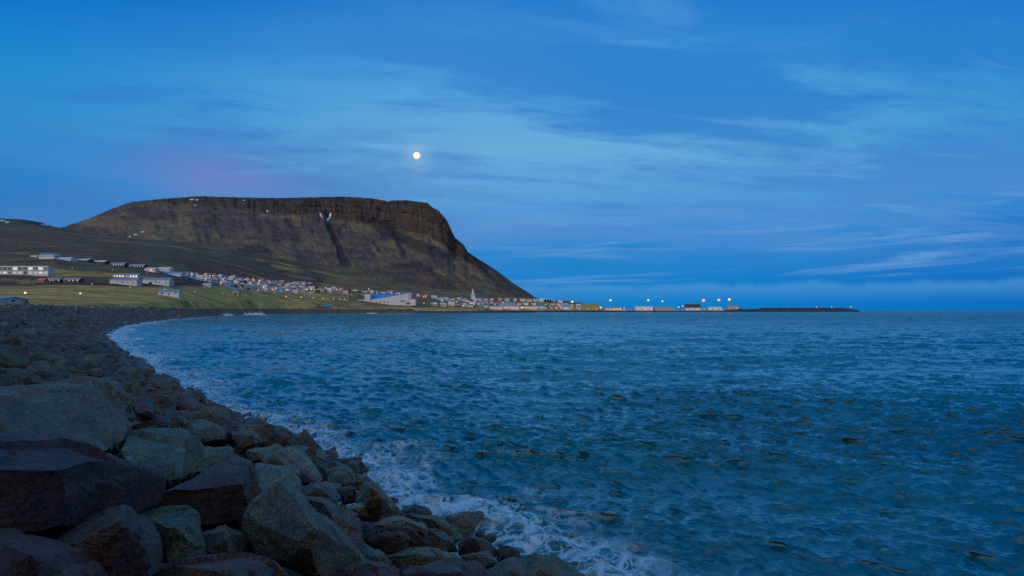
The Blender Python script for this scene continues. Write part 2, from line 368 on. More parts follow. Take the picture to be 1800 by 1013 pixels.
def land_z(px, d):
    """height of the coastal land on the ray of a picture column at a depth"""
    px = np.asarray(px, float); d = np.asarray(d, float)
    i = np.clip(np.searchsorted(_pk, px) - 1, 0, len(_pk) - 2); k0 = np.array(_pk)[i]; k1 = np.array(_pk)[i + 1]
    f = np.clip((px - k0) / (k1 - k0), 0, 1)
    j = np.clip(np.searchsorted(DG, d) - 1, 0, len(DG) - 2); g = np.clip((d - DG[j]) / np.maximum(DG[j + 1] - DG[j], 1e-6), 0, 1)
    a = _tab[i, j] * (1 - g) + _tab[i, j + 1] * g; b = _tab[i + 1, j] * (1 - g) + _tab[i + 1, j + 1] * g
    z = a * (1 - f) + b * f
    X = (px - 900) / F * d
    amp = np.clip((d - 250) / 1200, 0, 1) * np.clip(1 - (px - 850) / 150, 0, 1)
    z = z + amp * (fbm(X / 60, d / 60, 4) * 3.0 + fbm(X / 220 + 5, d / 220, 3) * 5.0 * np.clip((d - 900) / 800, 0, 1))
    return z + 0.25 * np.clip((d - 100) / 300, 0, 1) * fbm(X / 12, d / 12, 3)
def land_row(px, d): return HZ - (land_z(px, d) - HC) / d * F
def depth_at(px, py, dmin=150):
    """depth at which the land first shows at a picture position"""
    ds = np.arange(max(dmin, float(np.interp(px, _pk, _start))), 2195, 3.0); y = land_row(np.full_like(ds, px), ds)
    k = np.where(y <= py)[0]
    return float(ds[k[0]]) if len(k) else 2150.0
def on_land(px, py, dz=0.0):
    d = depth_at(px, py); return Vector(((px - 900) / F * d, d, float(land_z(px, d)) + dz)), d

COAST_PX = np.concatenate([np.arange(-900, -100, 20), np.arange(-100, 1330, 2.5)])
def land_start(px):
    out = []
    for p in px:
        if p < 215:
            ds = np.arange(20, 420, 3.0); n = signed_n((p - 900) / F * ds, ds)
            bad = np.where(n < 16.5)[0]; out.append(ds[min(bad[-1] + 1, len(ds) - 1)] if len(bad) else 20.0)
        elif p < 740:
            ds = np.linspace(200, 1400, 500); n = signed_n((p - 900) / F * ds, ds); bad = np.where(n < 14)[0]
            out.append(ds[min(bad[-1] + 1, 499)] if len(bad) else 250)
        else: out.append(float(np.interp(p, _pk, _start)))
    return np.array(out)
L0 = land_start(COAST_PX)
def col_lerp(c, tgt, k): return c * (1 - k[..., None]) + np.array(tgt) * k[..., None]
def build_land():
    nr = 330; T = np.linspace(0, 1, nr) ** 1.15
    PX = np.broadcast_to(COAST_PX, (nr, len(COAST_PX))); D = L0[None, :] + (2230 - L0[None, :]) * T[:, None]
    Z = land_z(PX, np.minimum(D, 2199)); X = (PX - 900) / F * D
    # the edge towards the sea dips below the rock armour, or below the quay
    e = np.clip((D - L0[None, :]) / np.where(PX < 740, 10, 14), 0, 1)
    e2 = sst(D, L0[None, :], L0[None, :] + 45)
    Z = np.where(PX < 740, 5.2 + (Z - 5.2) * e2, Z * e + (1 - e) * -2.0)
    Z = Z - (D > 2199) * 60
    V = np.stack([X, D, Z], -1)
    Y = HZ - (Z - HC) / D * F
    # ground cover: dry olive grass by the shore, brown heather and earth on the slope, greener banks
    n1 = fbm(X / 90, D / 45, 5); n2 = fbm(X / 25 + 9, D / 14, 5); n3 = fbm(X / 260 + 3, D / 120 + 4, 4)
    olive = np.array([.47, .28, .075]); brown = np.array([.120, .068, .050]); dkgreen = np.array([.125, .120, .064]); rust = np.array([.155, .072, .050])
    c = np.broadcast_to(olive, V.shape).copy()
    slope = sst(Y, 509, 500)
    c = col_lerp(c, brown, slope * sst(n1 + 0.35, -0.1, 0.3) * np.clip(1 - (PX - 560) / 60, 0, 1))
    c = col_lerp(c, dkgreen, slope * sst(n1, 0.15, 0.5) * 0.8)
    c = col_lerp(c, (.105, .098, .060), sst(Y, 470, 450) * 0.75)
    c = col_lerp(c, rust, slope * sst(n3 + n2 * .4, 0.05, 0.45) * 0.75)
    c = col_lerp(c, (.055, .058, .048), sst(n2 + n3 * .7, 0.3, 0.6) * sst(Y, 500, 470) * 0.6)
    # green banks under the upper houses and by the shore road
    c = col_lerp(c, (.135, .140, .060), sst(np.abs(n2), 0.4, 0.1) * sst(Y, 455, 470) * sst(Y, 480, 470) * (PX < 330))
    # lower town: browner ground on the right
    c = col_lerp(c, (.105, .085, .052), sst(PX, 540, 640) * sst(Y, 544, 536) * 0.75)
    c = col_lerp(c, (.46, .34, .15), sst(n2, 0.1, 0.5) * sst(Y, 508, 515) * 0.45)
    c = col_lerp(c, (.19, .15, .07), sst(-n2, 0.2, 0.5) * sst(Y, 508, 515) * 0.5)
    c = col_lerp(c, (.07, .05, .038), sst(np.abs(Y - 500 - 2 * n1), 3.2, 1.5) * (PX < 330) * 0.9)     # turned earth along the upper road
    c *= (1 + 0.38 * n2 + 0.35 * fbm(X / 6, D / 4, 3))[..., None]
    o = grid_mesh('coast_land', V, land_mat('land_cover', 0.05, 0.6)); add_color(o.data, 'col', np.clip(c, .01, 1).reshape(-1, 3))
    tag(o, kind='structure')
build_land()

# ------------------------------------------------------------------ mountain
SKY = [(40, 412), (105, 401), (150, 387), (200, 366), (232, 355), (290, 349), (350, 345), (420, 347), (490, 348.5), (560, 346.5), (610, 346), (650, 348.5),
       (683, 354), (690, 352.5), (715, 352), (752, 357), (762, 366), (772, 371), (786, 388), (795, 408), (800, 418), (815, 430), (822, 443), (845, 458), (872, 475),
       (905, 500), (925, 512), (943, 524), (975, 529), (1030, 533)]
def build_mountain():
    px = np.arange(60, 1030, 1.1); sx, sy = zip(*SKY); ys = np.interp(px, sx, sy)
    ys = ys + 0.7 * fbm(px / 5, px * 0, 3) * (px < 800)
    yb = np.interp(px, [60, 300, 500, 640, 740, 870, 940, 1000, 1030], [440, 460, 480, 505, 520, 531, 536, 540, 542])
    dt = np.interp(px, [60, 600, 700, 800, 940, 1030], [3300, 3150, 3050, 2850, 2500, 2350])
    db = np.interp(px, [60, 600, 800, 940, 1030], [2080, 2060, 2100, 2120, 2140])
    nv = 300; v = np.linspace(0, 1, nv)
    PX = np.broadcast_to(px, (nv, len(px))); Vv = np.broadcast_to(v[:, None], PX.shape)
    Y = yb + (ys - yb) * Vv
    # talus leans back, the cliff band stands nearly upright
    cl = np.interp(px, [60, 250, 450, 560, 700, 790, 830, 870], [0.0, 0.05, 0.20, 0.26, 0.34, 0.36, 0.2, 0.05])   # share of the face that is cliff
    ct = 1 - cl
    g = np.where(Vv < ct, Vv / ct * (1 - 0.25 * (cl > 0.02) * np.minimum(cl / .2, 1)), 0)
    g0 = 1 - 0.25 * np.minimum(cl / .2, 1)
    g = np.where(Vv < ct, (Vv / ct) ** 1.1 * g0, g0 + (1 - g0) * ((Vv - ct) / np.maximum(cl, 1e-3)))
    D = db + (dt - db) * g
    X0 = (PX - 900) / F * D
    cliff = sst(Vv, ct - 0.03, ct + 0.05) * np.minimum(cl / .1, 1)
    fade = sst(Vv, 0.02, 0.15) * sst(Vv, 1.0, 0.97)
    # gullies run down the fall line; buttresses on the cliff
    fall = PX + (Vv - 0.5) * 40
    gul = ridged(fall / 34, Vv * 1.5 + fbm(PX / 60, Vv * 4, 3), 4) - 0.5
    but = ridged(PX / 9 + fbm(PX / 30, Vv * 5, 2), Vv * 3, 4) - 0.5
    strat = fbm(PX / 90, Vv * 46, 3)
    disp = fade * (gul * 34 * (1 - cliff) * sst(Vv, 0.05, 0.4) + cliff * (but * 34 + np.round(strat * 4) * 5) + fbm(PX / 24, Vv * 9, 5) * 30)
    # the big gully
    gx = np.interp(Y, [372, 395, 420, 450, 475], [574, 580, 590, 603, 612]); gw = np.interp(Y, [372, 400, 440, 470], [5, 7, 8, 15])
    gm = sst(np.abs(PX - gx + 4 * fbm(Y / 9, PX / 9, 3)), gw, gw * 0.45) * sst(Y, 366, 376) * sst(Y, 474, 462)
    disp = disp + gm * 26
    D2 = D + disp
    Z = HC + (HZ - Y) / F * D
    X = (PX - 900) / F * D2
    # rear: flat top, then away behind
    nb = 14; back = np.linspace(0, 1, nb + 1)[1:]
    Db = D2[-1] + back[:, None] * 1600; Zb = Z[-1] - back[:, None] ** 0.8 * np.where(px > 780, Z[-1] + 40, 70 + 0 * px)
    Xb = X[-1] + 0 * Db + back[:, None] * np.where(px > 780, -250, 0)
    V = np.concatenate([np.stack([X, D2, Z], -1), np.stack([Xb, Db, Zb], -1)], 0)
    n1 = fbm(PX / 40, Y / 16, 5); n2 = fbm(fall / 10, Vv * 9, 5); n3 = fbm(PX / 90 + 5, Y / 18 + 5, 4)
    olive = np.array([.140, .108, .076]); c = np.broadcast_to(olive, PX.shape + (3,)).copy()
    c = col_lerp(c, (.160, .125, .075), sst(n1, 0, .5) * 0.6)
    c = col_lerp(c, (.062, .052, .048), sst(n2, 0.05, .45) * 0.65)
    c = col_lerp(c, (.100, .062, .045), sst(n3, 0.05, .45) * 0.55 * sst(Y, 400, 440))
    # bare basalt
    c = col_lerp(c, (.046, .038, .042), cliff * 0.78)
    c = col_lerp(c, (.150, .140, .080), (1 - cliff) * sst(n3 - n1 * .5, -0.05, .3) * 0.55 * sst(Y, 350, 380))
    c = col_lerp(c, (.075, .060, .064), (1 - cliff) * sst(n1 * .6 - n3, 0.02, .3) * 0.7)
    c = col_lerp(c, (.088, .070, .048), cliff * sst(but, 0.02, 0.22) * 0.3)
    c = col_lerp(c, (.030, .027, .030), cliff * sst(strat, 0.0, 0.25) * 0.35)
    c = col_lerp(c, (.050, .045, .050), sst(Y, ys + 26, ys + 8) * sst(PX, 380, 470) * 0.6)
    # left shoulder: grey-violet scree plateau side
    c = col_lerp(c, (.066, .062, .058), sst(PX, 470, 380) * sst(n1, -.3, .3) * 0.7)
    # dark scree tongues
    def tongue(x0, y0, x1, y1, w0, w1, k, colr=(.034, .031, .036)):
        nonlocal c
        tt = np.clip((Y - y0) / (y1 - y0), 0, 1); cx = x0 + (x1 - x0) * tt + 5 * fbm(Y / 11 + x0, PX / 25, 4); w = w0 + (w1 - w0) * tt
        w = w * (1 + 0.6 * fbm(PX / 7 + y0, Y / 7, 3))
        mk = sst(np.abs(PX - cx), w, w * .4) * sst(Y, y0 - 5, y0 + 3) * sst(Y, y1 + 6, y1 - 4)
        c = col_lerp(c, colr, mk * k)
    c = col_lerp(c, (.038, .036, .042), gm * 0.85)
    tongue(640, 378, 700, 420, 30, 26, .75); tongue(690, 408, 780, 452, 26, 40, .75); tongue(655, 420, 670, 445, 3, 4, .9); tongue(690, 400, 712, 455, 4, 7, .9)
    tongue(820, 440, 885, 512, 4, 10, .7); tongue(720, 462, 740, 480, 30, 36, .8, (.052, .038, .044)); tongue(770, 415, 800, 445, 12, 9, .6)
    tongue(440, 430, 450, 446, 22, 44, .7); tongue(590, 486, 600, 502, 14, 22, .8); tongue(620, 490, 632, 506, 12, 20, .7); tongue(650, 500, 700, 512, 10, 40, .6)
    tongue(500, 384, 512, 400, 7, 6, .5); tongue(470, 382, 476, 402, 4, 5, .5); tongue(540, 470, 560, 490, 12, 20, .5)
    # rust-brown moor bands low down
    band = sst(np.abs(Y - (468 + (PX - 560) * 0.08) - 6 * n1), 9, 3) * sst(PX, 430, 520) * sst(PX, 880, 800)
    c = col_lerp(c, (.135, .070, .045), band * 0.45)
    band = sst(np.abs(Y - (505 + (PX - 760) * 0.06) - 5 * n1), 9, 3) * sst(PX, 700, 760)
    c = col_lerp(c, (.120, .080, .050), band * 0.55)
    c *= (1 + .22 * n2 + .25 * fbm(PX / 4, Y / 3, 3))[..., None]
    # last winter's snow in the gully heads and along the top
    def snow(x, y, rx, ry, lean=0.0):
        nonlocal c
        dx = PX - x - (Y - y) * lean; mk = ((dx / rx) ** 2 + ((Y - y) / ry) ** 2 + 0.9 * fbm(PX / 1.6, Y / 2.5, 2)) < 1
        c = np.where(mk[..., None], np.array([.75, .78, .82]), c)
    for s_ in ((564, 378, 1.6, 5, .35), (576, 384, 2.6, 3, 0), (580, 378, 1.5, 5.5, -.3), (470, 370, 2, 1.4, 0), (337, 350.5, 4, 1, 0), (346, 351.5, 1.6, 1, 0),
               (343, 361, 1.5, 1.2, 0), (228, 416, 1.6, 1, 0), (238, 412, 3, 1, 0), (250, 407, 3, 1, 0), (428, 351.5, 1.5, .8, 0)): snow(*s_)
    cb = np.broadcast_to(np.array([.09, .09, .06]), (nb, len(px), 3))
    c = c * np.array([1.10, 1.03, 1.0])
    o = grid_mesh('mountain', V, land_mat('mountain_cover', 0.018, 5.0))
    add_color(o.data, 'col', np.clip(np.concatenate([c, cb], 0), .008, 1).reshape(-1, 3)); tag(o, kind='structure')
build_mountain()

def build_far_hill():
    px = np.arange(-700, 240, 3.0); ys = np.interp(px, [-700, -200, 0, 20, 40, 60, 75, 88, 110, 240], [330, 372, 384, 385, 386, 389, 392, 397, 402, 425]) + .5 * fbm(px / 6, px * 0, 3)
    nv = 60; v = np.linspace(0, 1, nv)[:, None]; yb = 450; Y = yb + (ys - yb) * v; D = 2300 + 1500 * v + 0 * px; D = D + 30 * fbm(px[None, :] / 12, v * 12, 4) * (v < .98)
    Z = HC + (HZ - Y) / F * (2300 + 1500 * v); V = np.stack([(px - 900) / F * D, D, Z], -1)
    bk = V[-1:].copy(); bk[..., 1] += 900; bk[..., 2] -= 120; V = np.concatenate([V, bk], 0)
    n1 = fbm(px[None, :] / 25, Y / 10, 4); c = np.broadcast_to(np.array([.085, .082, .060]), V.shape).copy()
    c[:-1] = col_lerp(c[:-1], (.055, .052, .050), sst(n1, 0, .4) * .8)
    PX = px[None, :] + 0 * Y
    for x, y, rx, ry in ((4, 388, 6, .8), (12, 391, 3, .8), (82, 396, 4, .8), (76, 394.5, 3, .6)):
        mk = (((PX - x) / rx) ** 2 + ((Y - y) / ry) ** 2 + .8 * fbm(PX / 2, Y / 2, 2)) < 1; c[:-1] = np.where(mk[..., None], np.array([.7, .74, .8]), c[:-1])
    o = grid_mesh('hill', V, bpy.data.materials['mountain_cover']); add_color(o.data, 'col', c.reshape(-1, 3)); tag(o, kind='structure')
build_far_hill()

def build_shade_hill():
    # unseen hill added behind the viewer to keep low afterglow off the near shore
    x = np.linspace(-520, 420, 90); y = np.linspace(-420, -28, 50); X, Y = np.meshgrid(x, y)
    Z = 58 * sst(Y, -34, -170) * (1 - .45 * sst(X, 120, 420)) + 3 * fbm(X / 40, Y / 40, 4) * sst(Y, -34, -80) + 4.2 * sst(Y, -20, -60) - 2.5 * sst(X, 60, 90) * sst(Y, -120, -40)
    o = grid_mesh('hill', np.stack([X, Y, Z], -1), bpy.data.materials['land_cover']); add_color(o.data, 'col', np.full((X.size, 3), .11) * np.array([1.1, 1, .6])); tag(o, kind='structure')
build_shade_hill()

# ------------------------------------------------------------------ sea
def water_mat():
    m = bpy.data.materials.new('sea_water'); m.use_nodes = True; t = NT(m.node_tree)
    ge = t.n('ShaderNodeNewGeometry'); pos = ge.outputs['Position']
    fo = t.n('ShaderNodeAttribute', attribute_name='foam'); ht = t.n('ShaderNodeAttribute', attribute_name='far')
    near = t.m('SUBTRACT', 1.0, ht.outputs['Fac'])
    n1 = t.noise(t.scl(pos, (.55, 1.7, 1)), 2.6, 5, 0.62, 0.3); n2 = t.noise(t.scl(pos, (.6, 1.6, 1)), 9.0, 4, 0.6)
    n3 = t.noise(t.scl(pos, (0.35, 1.0, 1)), 0.55, 6, 0.66, 0.3); n4 = t.noise(t.scl(pos, (0.25, 1.0, 1)), 0.09, 6, 0.62)
    h = t.m('ADD', t.m('MULTIPLY', n1, 0.016), t.m('MULTIPLY', n2, 0.006))
    h = t.m('ADD', h, t.m('MULTIPLY', n3, t.m('ADD', 0.04, t.m('MULTIPLY', ht.outputs['Fac'], 1.9))))
    h = t.m('ADD', h, t.m('MULTIPLY', t.m('MULTIPLY', n4, 8.0), t.m('MULTIPLY', ht.outputs['Fac'], ht.outputs['Fac'])))
    bp = t.n('ShaderNodeBump'); bp.inputs['Strength'].default_value = 1.0; bp.inputs['Distance'].default_value = 1.0; t.put(bp.inputs['Height'], h)
    body = t.mix(t.ss(t.noise(pos, 0.05, 3), .35, .65), (.000, .085, .110), (.000, .120, .115))
    p = t.n('ShaderNodeBsdfPrincipled'); t.put(p.inputs['Base Color'], body); t.put(p.inputs['Roughness'], t.m('ADD', 0.035, t.m('MULTIPLY', ht.outputs['Fac'], 0.16))); p.inputs['IOR'].default_value = 1.9
    t.put(p.inputs['Normal'], bp.outputs[0])
    # lace of foam
    wv = t.n('ShaderNodeVectorMath', operation='ADD'); t.put(wv.inputs[0], pos)
    wn = t.n('ShaderNodeTexNoise'); wn.inputs['Scale'].default_value = 0.9; wn.inputs['Detail'].default_value = 5; t.put(wn.inputs['Vector'], pos)
    t.put(wv.inputs[1], t.scl(wn.outputs[1], (1.5, 1.5, 0)))
    def lace(sc_, w):
        vo = t.n('ShaderNodeTexVoronoi', feature='DISTANCE_TO_EDGE'); vo.inputs['Scale'].default_value = sc_; t.put(vo.inputs['Vector'], t.scl(wv.outputs[0], (1, 1, 0)))
        return t.ss(vo.outputs[0], w, 0.0)
    l1 = lace(1.2, 0.13); l2 = lace(3.1, 0.15)
    patch = t.noise(t.scl(pos, (1, 1, 0)), 0.35, 6, 0.66, 0.5); fine = t.noise(t.scl(pos, (1, 1, 0)), 7.0, 5, 0.7)
    lc = t.m('MAXIMUM', l1, t.m('MULTIPLY', l2, 0.8))
    lc = t.m('MULTIPLY', lc, t.ss(fine, 0.30, 0.50))
    k = t.m('ADD', fo.outputs['Fac'], t.m('MULTIPLY', t.m('SUBTRACT', patch, 0.5), 1.5))
    mask = t.m('MAXIMUM', t.m('MULTIPLY', lc, t.ss(k, 0.18, 0.62)), t.m('MULTIPLY', t.ss(k, 0.85, 1.3), t.ss(fine, 0.28, 0.5)))
    mask = t.m('MULTIPLY', mask, t.ss(fo.outputs['Fac'], 0.01, 0.12), clamp=True)
    fd = t.n('ShaderNodeBsdfPrincipled'); t.put(fd.inputs['Base Color'], (.86, .86, .88)); fd.inputs['Roughness'].default_value = 0.9
    fd.inputs['Specular IOR Level'].default_value = 0.1
    b2 = t.n('ShaderNodeBump'); b2.inputs['Strength'].default_value = 0.7; b2.inputs['Distance'].default_value = 0.1; t.put(b2.inputs['Height'], fine); t.put(b2.inputs['Normal'], bp.outputs[0]); t.put(fd.inputs['Normal'], b2.outputs[0])
    mx = t.n('ShaderNodeMixShader'); t.put(mx.inputs[0], t.m('MULTIPLY', mask, 0.95)); t.put(mx.inputs[1], p.outputs[0]); t.put(mx.inputs[2], fd.outputs[0])
    o = t.n('ShaderNodeOutputMaterial'); t.put(o.inputs[0], mx.outputs[0]); return m
def build_sea():
    rows = np.concatenate([[60000, 30000, 15000, 9000, 6500], HC * F / np.arange(1.2, 9.8, .24), np.geomspace(712, 66.4, 760), HC * F / np.concatenate([np.arange(107, 300, .55), np.arange(300, 480, 1.0), np.arange(480, 900, 6), np.geomspace(900, 7000, 16)])])
    az = np.concatenate([np.linspace(-math.pi, -0.86, 40, endpoint=False), np.arctan((np.arange(-160, 1960, 1.9) - 900) / F), np.linspace(0.70, math.pi, 40)])
    wt = np.full(len(az), 0)
    # ring distance so that front columns follow picture rows (depth), sides follow radius
    Dd, A = np.meshgrid(rows, az, indexing='ij')
    ca = np.cos(np.clip(A, -0.86, 0.70)); R_ = Dd / ca
    X = R_ * np.sin(A); Y = R_ * np.cos(A)
    # local spacing along the view
    sp = np.gradient(rows) * -1; sp = np.abs(sp)[:, None] + 0 * X
    r = np.random.default_rng(21); H = np.zeros_like(X); DX = np.zeros_like(X); DY = np.zeros_like(X)
    main = math.radians(250)       # travelling towards the shore at lower left
    comps = []
    for lam, a, spread, k in ((15, .056, .15, 5), (8, .030, .22, 6), (4.4, .014, .30, 8), (2.4, .0165, .32, 9), (1.4, .0135, .38, 10), (0.85, .0105, .44, 10), (0.5, .0088, .5, 10), (0.3, .0048, .6, 10)):
        for i in range(k):
            L = lam * math.exp(r.normal(0, .22)); th = main + r.normal(0, spread)
            comps.append((L, a * r.uniform(.6, 1.4), th, r.uniform(0, 6.28)))
    # slowly varying gustiness
    gust = 0.75 + 0.5 * (fbm(X / 38, Y / 38, 3) * .5 + .5) + 0.25 * fbm(X / 11, Y / 11, 2)
    mid = (rows < 2500)
    Xs, Ys, sps = X[mid], Y[mid], sp[mid]; h = np.zeros_like(Xs); dx = np.zeros_like(Xs); dy = np.zeros_like(Xs)
    WP = fbm(Xs / 3.1, Ys / 2.2, 3); WQ = fbm(Xs / 1.1 + 40, Ys / .8, 2)
    for L, a, th, ph in comps:
        w = np.clip((L / sps - 1.2) / 1.6, 0, 1)
        if w.max() <= 0: continue
        ok = np.where(w.max(axis=1) > 0)[0][0]
        k = 2 * math.pi / L; cx, cy = math.cos(th), math.sin(th)
        q = k * (cx * Xs[ok:] + cy * Ys[ok:]) + ph
        if L < 3.2: q = q + WP[ok:] * (2.2 if L > 1 else 3.0) * (1 if ph > 3.14 else -1) + WQ[ok:] * 1.6
        s_ = np.sin(q); c_ = np.cos(q); wa = w[ok:] * a
        if L < 3.2: s_ = 1.9 * (1 - np.abs(np.sin(q * .5 - math.pi / 4))) - .69     # peaked crests
        h[ok:] += wa * s_; dx[ok:] += wa * cx * c_; dy[ok:] += wa * cy * c_
    gust = gust * (1 + .22 * sst(np.hypot(X, Y), 70, 18)); H[mid] = h * gust[mid]; DX[mid] = dx * 1.15 * gust[mid]; DY[mid] = dy * 1.15 * gust[mid]
    n = signed_n(X[mid], Y[mid]); nn = np.full_like(X, -60.0); nn[mid] = n
    d_out = np.maximum(-nn, 0)
    dist = np.hypot(X, Y)
    width = np.interp(dist, [10, 60, 300, 900], [1.0, 1.6, 2.6, 3.5])
    foam = np.exp(-(d_out / (.8 * width)) ** 1.2) * .48
    foam += 0.50 * np.exp(-(d_out / (2.8 * width)) ** 1.3) 
    crest = np.zeros_like(X); crest[mid] = h
    foam += np.clip(crest - 0.06, 0, 1) * 1.5 * np.exp(-d_out / 9)
    # a few whitecaps out on the bay
    foam += sst(crest, 0.26, 0.34) * sst(fbm(X / 9 + 4, Y / 9, 2), 0.2, 0.5) * .3
    # surge piling against the rocks at a few places
    for (px, py, hh, rr) in ((678, 836, .34, 1.0), (610, 812, .14, .8), (822, 905, .16, .8), (1045, 1000, .16, .7), (565, 790, .12, .8), (880, 925, .12, .8)):
        cx, cy = W(px, py); k = np.exp(-((X - cx) ** 2 + (Y - cy) ** 2) / rr ** 2)
        rough_ = 0.6 + 0.8 * (fbm(X / rr * 4, Y / rr * 4, 3) * .5 + .5)
        H += k * hh * rough_; foam += k * .28
    calm = sst(nn, 2.0, -1.0) * .4 + .6
    damp = np.where(X == X, 1.0, 1.0) * np.where(nn > 3, 0.3, 1.0)
    V = np.stack([X + DX * damp, Y + DY * damp, H * damp * calm], -1)
    far = sst(dist, 90, 700)
    o = grid_mesh('sea', V, water_mat()); add_float(o.data, 'foam', np.clip(foam, 0, 1.6)); add_float(o.data, 'far', far)
    tag(o, kind='structure')
build_sea()

# ------------------------------------------------------------------ rock armour
def build_embankment():
    nn = np.array([-9, -5, -2, 0, 2, 4, 6, 8, 10, 12, 14, 16, 18, 20, 23.0])
    X = SH[:, 0][None, :] + nn[:, None] * NRM[:, 0][None, :]; Y = SH[:, 1][None, :] + nn[:, None] * NRM[:, 1][None, :]
    d = SH[:, 1][None, :] + 0 * X
    Z = wall_z(nn[:, None] + 0 * X, d) - 0.55
    Z[-1] = Z[-2] - 2.5
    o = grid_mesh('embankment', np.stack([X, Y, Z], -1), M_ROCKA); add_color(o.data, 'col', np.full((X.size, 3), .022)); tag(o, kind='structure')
build_embankment()

def refine(bm, L, rounds=11):
    for _ in range(rounds):
        es = [e for e in bm.edges if e.calc_length() > L]
        if not es: break
        bmesh.ops.subdivide_edges(bm, edges=es, cuts=1)
        bmesh.ops.triangulate(bm, faces=[f for f in bm.faces if len(f.verts) > 3])
def chunk(pts, sep, shrink, rr):
    """few big planes fitted round the points: a broken block with flat faces"""
    bm = bmesh.new()
    for p in pts: bm.verts.new(p)
    bmesh.ops.convex_hull(bm, input=list(bm.verts)); bm.normal_update()
    fs = sorted(((f.calc_area(), f.normal.copy()) for f in bm.faces), key=lambda q: -q[0]); dirs = []
    for a, n in fs:
        if n.length > .5 and all(n.angle(m) > sep for m in dirs): dirs.append(n)
    bm.free()
    for n in ((1, 0, 0), (-1, 0, 0), (0, 1, 0), (0, -1, 0), (0, 0, 1), (0, 0, -1)):
        n = Vector(n)
        if all(n.angle(m) > .7 for m in dirs): dirs.append(n)
    c = sum(pts, Vector()) / len(pts); R = max((p - c).length for p in pts) * 1.5
    cur = [c + Vector((x, y, z)) * R for x in (-1, 1) for y in (-1, 1) for z in (-1, 1)]
    for n in dirs:
        n = (n + Vector((rr.gauss(0, .05), rr.gauss(0, .05), rr.gauss(0, .05)))).normalized()
        sup = max((p - c).dot(n) for p in pts) * shrink; bm = bmesh.new()
        for p in cur: bm.verts.new(p)
        bmesh.ops.convex_hull(bm, input=list(bm.verts))
        bmesh.ops.bisect_plane(bm, geom=list(bm.verts) + list(bm.edges) + list(bm.faces), plane_co=c + n * sup, plane_no=n, clear_outer=True)
        cur = [v.co.copy() for v in bm.verts]; bm.free()
    return cur
def hull_rock(pts, bevel, L, amp, seed, scale=1.0):
    """angular boulder: hull of points, worn edges, broken surface"""
    bm = bmesh.new()
    for p in pts: bm.verts.new(p)
    r = bmesh.ops.convex_hull(bm, input=list(bm.verts))
    junk = [v for v in bm.verts if not v.link_faces]; bmesh.ops.delete(bm, geom=junk, context='VERTS')
    bmesh.ops.dissolve_limit(bm, angle_limit=math.radians(9), verts=list(bm.verts), edges=list(bm.edges))
    if bevel > 0:
        bmesh.ops.bevel(bm, geom=list(bm.edges) + list(bm.verts), offset=bevel, segments=1, profile=0.6, affect='EDGES', clamp_overlap=True)
    bmesh.ops.triangulate(bm, faces=list(bm.faces))
    bmesh.ops.recalc_face_normals(bm, faces=list(bm.faces))
    if L:
        refine(bm, L); bmesh.ops.remove_doubles(bm, verts=list(bm.verts), dist=L * .22); bm.normal_update()
        off = Vector((seed * 7.13, seed * 3.7, seed * 1.9)); mv = []
        for v in bm.verts:
            q = v.co * scale + off
            a = mnoise.fractal(q * 1.6, 0.9, 2.1, 3) * .9
            for fs_, fa_ in ((1.15, 1.5), (3.4, .8)):
                ds_, ps_ = mnoise.voronoi(q * fs_)
                dr_ = mnoise.random_unit_vector() if False else mnoise.noise_vector(ps_[0] * 3.7 + Vector((.3, .7, .1))).normalized()
                a += (q * fs_ - ps_[0]).dot(dr_) * fa_ / (1 if fs_ < 2 else 1.6)
            a -= max(0, 0.25 - abs(mnoise.noise(q * 1.3 + Vector((5, 5, 5)))) * 1.6) * 1.2      # chipped grooves
            st = mnoise.noise(Vector((q.x * .8, q.y * .8, q.z * 4.2)))
            a += (0.35 if st > .12 else 0) + mnoise.fractal(q * 6.5, 0.8, 2.2, 3) * .35
            mv.append(v.normal * a * amp)
        for v, m_ in zip(bm.verts, mv): v.co += m_
    return bm
def bm_obj(name, bm, mat, smooth=True, parent=None):
    me = bpy.data.meshes.new(name); bm.to_mesh(me); bm.free(); me.materials.append(mat)
    if smooth: me.polygons.foreach_set('use_smooth', [True] * len(me.polygons)); me.set_sharp_from_angle(angle=math.radians(24))
    o = bpy.data.objects.new(name, me); C.objects.link(o)
    if parent: o.parent = parent
    return o

